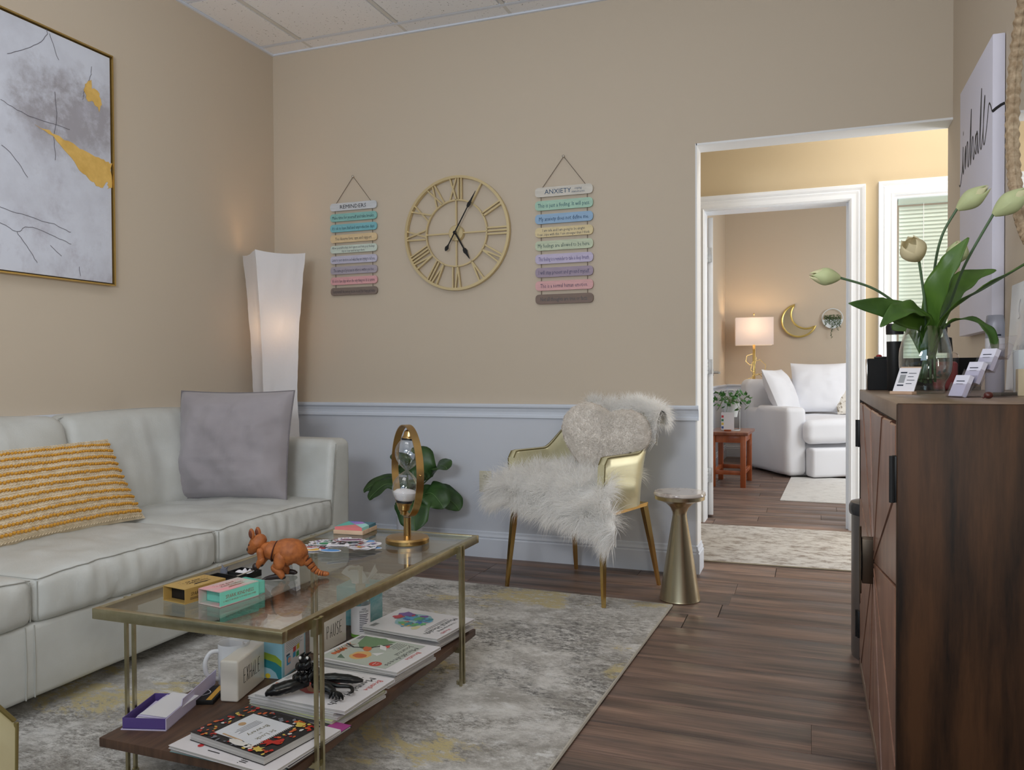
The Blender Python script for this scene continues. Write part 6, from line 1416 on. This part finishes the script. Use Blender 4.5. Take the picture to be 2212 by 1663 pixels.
q = B(); q.rbox((SW/2, .93, .50), (SW, .22, .84), .07, (20, 4, 10), 4, lambda p: (p[0], p[1]+wf(p, .010, 4), p[2]+.01*nz(p, 4))); q.build('back_frame', m_sl, fs_)
q = B(); q.rbox((SW/2, .36, .43), (SW-.40, .92, .215), .07, (20, 16, 6), 4, lambda p: (p[0]-(.06 if p[1] < -.35 else 0)*(-1 if p[0] > 0 else 1)*(abs(p[0])/.55), p[1]+wf(p, .006), p[2]+(.025*(1-(p[0]/.6)**2) if p[2] > 0 else 0)+wf(p, .006))); q.build('seat_cushion', m_sl, fs_)
fM = Matrix.Translation((-.20, 7.875, 0)) @ Matrix.Rotation(R(29), 4, 'Z')
pillow('white_cushion', 'white square cushion leaning on the left arm of the far sofa', .52, .50, .20, m_sl, tuple(fM @ Vector((.30, .48, .56))), R(29+42), R(-24), 11, ear=.05)
pillow('white_cushion', 'upright white square cushion on the far sofa, right of the leaning one', .56, .52, .2, m_sl, tuple(fM @ Vector((.66, .56, .575))), R(8), R(-14), 12, ear=.05)
m_flo = mat('floral_linen', rgb(226, 220, 210), .85, col2=rgb(150, 138, 120), scale=34, detail=3, lo=.55, hi=.62)
pillow('floral_cushion', 'small floral cushion half hidden by the door casing on the far sofa', .34, .30, .12, m_flo, tuple(fM @ Vector((.93, .40, .565))), R(20), R(-30), 13, ear=.05)
# wooden stool with ivy
st_ = thing('wooden_stool', 'reddish wooden stool beside the white sofa in the far room', 'stool', (-.655, 7.385, 0), R(-2))
m_cherry = mat('cherry_wood', rgb(180, 98, 52), .35, col2=rgb(150, 76, 40), scale=4, detail=5, stretch=(3, 3, .5), coat=.2)
m_chtop = mat('cherry_wood_top', rgb(148, 90, 62), .3, col2=rgb(122, 70, 50), scale=4, detail=5, stretch=(6, 1, 1), coat=.3)
q = B(); q.rbox((0, 0, .462), (.345, .575, .028), .006, 1, 2); q.build('seat', m_chtop, st_)
for x in (-.127, .127):
    for y in (-.245, .245): q = B(); q.rbox((x, y, .224), (.044, .044, .448), .003, 1, 1); q.build('leg', m_cherry, st_)
for y in (-.245, .245):
    q = B(); q.rbox((0, y, .415), (.21, .022, .062), .002, 1, 1); q.build('apron', m_cherry, st_); q = B(); q.rbox((0, y, .125), (.21, .024, .036), .002, 1, 1); q.build('stretcher', m_cherry, st_)
for x in (-.127, .127):
    q = B(); q.rbox((x, 0, .415), (.022, .446, .062), .002, 1, 1); q.build('apron', m_cherry, st_); q = B(); q.rbox((x, 0, .125), (.024, .446, .036), .002, 1, 1); q.build('stretcher', m_cherry, st_)
iv = thing('ivy_plant', 'green ivy in a white metal bucket on a wire loop stand, on the wooden stool', 'potted plant', (-.655, 7.34, .476))
m_wm = mat('white_enamel', rgb(222, 228, 230), .35)
q = B(); q.lathe([(0, .12), (.052, .12), (.075, .24), (.078, .243), (.072, .24), (.0, .225)], 26); q.build('bucket', m_wm, iv)
q = B(); q.tube([(.075*math.cos(2*PI*i/30), .075*math.sin(2*PI*i/30), .004) for i in range(30)], .004, 6, closed=True)
for s in (-1, 1): q.tube(cr([(s*.075, 0, .004), (s*.073, 0, .2), (s*.06, 0, .31), (s*.02, 0, .355), (0, 0, .36)], 6), .0035, 6)
q.build('wire_stand', m_wm, iv)
m_ivy = mat('bright_ivy_leaf', rgb(66, 128, 50), .45, col2=rgb(46, 98, 42), scale=20)
rn = random.Random(6); ivs = [(0, 1), (.22, .38), (.62, .30), (.42, -.02), (.55, -.5), (.16, -.36), (0, -.62), (-.16, -.36), (-.55, -.5), (-.42, -.02), (-.62, .30), (-.22, .38)]
for i in range(58):
    a = rn.random()*2*PI; r = .03+.145*rn.random()**.7; z = .245+.10*rn.random()-.55*max(0, r-.07)*(rn.random() > .35)
    q = B(Matrix.Translation((r*math.cos(a), r*math.sin(a), z)) @ Matrix.Rotation(rn.random()*6.28, 4, 'Z') @ Matrix.Rotation(R(rn.uniform(20, 80)), 4, 'X')); s = rn.uniform(.026, .042)
    q.add([(0, 0, .006)]+[(p[0]*s, p[1]*s, -.004*abs(p[0])) for p in ivs], [(0, j+1, (j+1) % 12+1) for j in range(12)]); q.build('leaf', m_ivy, iv)
q = B()
for k in range(14): a = k*.45; q.tube(cr([(0, 0, .22), (.05*math.cos(a), .05*math.sin(a), .30), (.13*math.cos(a), .13*math.sin(a), .22+.05*math.sin(k*3))], 5), .0018, 5)
q.build('vines', mat('ivy_stem', rgb(96, 116, 60), .6), iv)
ic = thing('icon_card', 'white card with a column of coloured icons on the stool in front of the ivy', 'card', (-.675, 7.235, .476), R(4)); q = B(); q.M = Matrix.Rotation(R(-8), 4, 'X'); q.box(-.055, .055, -.001, .001, .012, .165); q.build('card', m_st, ic, smooth=False)
q = B(Matrix.Rotation(R(-8), 4, 'X') @ MXZ(0, -.0014, 0)); [q.poly([(-.052, z), (-.034, z), (-.034, z+.02), (-.052, z+.02)], 0, k) for k, z in enumerate((.118, .086, .054, .022))]; q.build('icons', [ink(190, 50, 60), ink(50, 120, 90), ink(220, 190, 80), ink(60, 90, 160)], ic, smooth=False)
q = B(); q.rbox((0, .004, .007), (.06, .03, .014), .002, 1, 1); q.build('wood_foot', m_cherry, ic)
# table lamp in the corner
lt = thing('corner_table_lamp', 'table lamp with a boxy white shade and a gold stem of stacked hexagons', 'table lamp', (-.585, 9.33, .60), R(6))
m_shade = translucent('lit_white_linen', rgb(240, 236, 238), .45, .8)
q = B(); 
for x0, x1, y0, y1 in ((-.20, .20, -.15, -.147), (-.20, .20, .147, .15), (-.20, -.197, -.147, .147), (.197, .20, -.147, .147)): q.box(x0, x1, y0, y1, .69, .99)
q.build('shade', m_shade, lt, smooth=False)
q = B(); q.rbox((0, 0, .01), (.16, .12, .02), .002, 1, 1); q.rbox((0, 0, .38), (.028, .012, .74), .001, 1, 1); q.tube([(0, 0, .75), (0, 0, 1.03)], .003, 6); q.ell((0, 0, 1.035), (.008, .008, .012), 10, 6); q.build('stem', m_gold, lt)
for k, (x, z, s) in enumerate(((.045, .44, .085), (-.03, .53, .06), (.035, .30, .07), (-.03, .25, .08), (.0, .14, .07))):
    q = B(); q.tube([(x+s*math.cos(PI/3*i+.3), -.01+.012*(k % 2), z+s*math.sin(PI/3*i+.3)*1.05) for i in range(6)], .005, 4, closed=True, up=(0, 1, 0)); q.build('hexagon', m_gold, lt)
q = B(); q.ell((0, 0, .84), (.03, .03, .04), 12, 8); q.build('bulb', mat('lit_warm_bulb', rgb(255, 190, 110), .5, emis=6), lt)
pl = bpy.data.lights.new('table_lamp_light', 'POINT'); pl.energy = 5; pl.color = (1, .72, .42); pl.shadow_soft_size = .05; po = bpy.data.objects.new('table_lamp_light', pl); C.objects.link(po); po.location = (-.585, 9.33, 1.50)
o = thing('corner_stand', 'small round white stand carrying the table lamp behind the far sofa', 'side table', (-.585, 9.33, 0)); q = B(); q.cyl((0, 0, .575), .20, .025, 30, bev=.004); q.build('top', m_white, o); q = B(); q.cyl((0, 0, .02), .03, .56, 14); q.cyl((0, 0, 0), .14, .022, 24); q.build('pedestal', m_white, o)
# crescent mirror
mo = thing('crescent_mirror', 'crescent moon mirror in a gold frame on the far room wall', 'mirror', (-.115, FY-.012, 1.57), 0, rx=R(-5))
def cres(r, sh, r2, n=26):
    """outer arc minus a circle shifted towards the upper right"""
    D = sh; x = (r*r-r2*r2+D*D)/(2*D); h = math.sqrt(max(0, r*r-x*x)); a0 = math.atan2(h, x); b0 = math.atan2(h, x-D)
    o_ = [(r*math.cos(a0+(2*PI-2*a0)*i/n), r*math.sin(a0+(2*PI-2*a0)*i/n)) for i in range(n+1)]
    i_ = [(D+r2*math.cos(-b0-(2*PI-2*b0)*i/n), r2*math.sin(-b0-(2*PI-2*b0)*i/n)) for i in range(1, n)]
    return o_+i_
Mr = MXZ(0, -.010, 0) @ Matrix.Rotation(R(42), 4, 'Z')
q = B(Mr); oc = cres(.185, .105, .165); q.prism(oc, 0, .008); q.build('mirror_glass', mat('silver_mirror', (.85, .87, .87, 1), .03, 1), mo, smooth=False)
q = B(Mr); q.tube([(p[0], p[1], .008) for p in oc], .011, 8, closed=True, up=(0, 0, 1)); q.build('frame', mat('soft_gold_frame', rgb(206, 184, 110), .35, .8), mo)
# ring planter
rp_ = thing('ring_planter', 'white ring wall planter with trailing green succulents on the far room wall', 'wall planter', (.236, FY, 1.585))
q = B(); q.tube([(.108*math.cos(2*PI*i/48), -.03, .108*math.sin(2*PI*i/48)) for i in range(48)], .005, 8, closed=True, up=(0, 1, 0)); q.build('ring', m_wm, rp_)
q = B(MXZ(0, 0, 0)); q.prism([(.106*math.cos(PI+PI*i/20), .106*math.sin(PI+PI*i/20)*.95-.012) for i in range(21)], .004, .055); q.build('half_pot', m_wm, rp_, ang=30)
q = B(); q.ell((0, -.012, .108), (.007, .012, .007), 10, 6); q.build('nail', m_nail, rp_)
q = B(); rn = random.Random(4)
for (x, L) in ((-.075, .11), (-.055, .07), (-.03, .09), (-.01, .24), (.012, .12), (.03, .10), (.05, .16), (.065, .10), (.08, .12), (-.02, .06), (.0, .05)):
    n = int(L/.0085)
    for k in range(n):
        p = Vector((x+rn.uniform(-.009, .009), -.062+rn.uniform(-.010, .006), .012-.0085*k)); q.at(p, rn.random()*6, rn.random()*3); q.ell((0, 0, 0), (.0085, .0055, .004), 6, 4)
for k in range(80): q.at((rn.uniform(-.08, .08), -.05+rn.uniform(-.015, .02), .0+rn.uniform(-.01, .04)), rn.random()*6, rn.random()*3); q.ell((0, 0, 0), (.010, .006, .004), 6, 4)
o = q.build('trailing_leaves', mat('succulent_green', rgb(62, 84, 50), .5, col2=rgb(92, 110, 72), scale=30), rp_)
# hanging scroll on the far room left wall
sc_ = thing('hanging_scroll', 'white hanging paper scroll with colourful round print on the far room left wall', 'poster', (FX, 8.13, 1.66))
q = B(); q.box(.004, .006, -.16, .16, -.30, .30); q.build('paper', m_st, sc_, smooth=False)
q = B(); [q.rbox((.008, 0, z), (.014, .335, .022), .002, 1, 1) for z in (-.305, .305)]; q.build('wood_bar', m_pine, sc_)
q = B(); q.tube([(.008, -.15, .31), (.004, 0, .43), (.008, .15, .31)], .002, 5); q.build('cord', m_rope, sc_)
q = B(MYZ(.0064, 0, 0)); q.blob(0, .06, .13, .05, .0002, 0); q.blob(.03, -.06, .13, .10, .0003, 1); q.blob(-.02, -.17, .13, .09, .0004, 2); [q.line([(-.11+.03*k, .24-.05*k), (.11-.03*k, .24-.05*k)], .026, .0002, 3) for k in (0, 1)]; q.build('print', [ink(220, 140, 90), ink(60, 160, 170), ink(200, 50, 90), ink(110, 100, 150)], sc_, smooth=False)
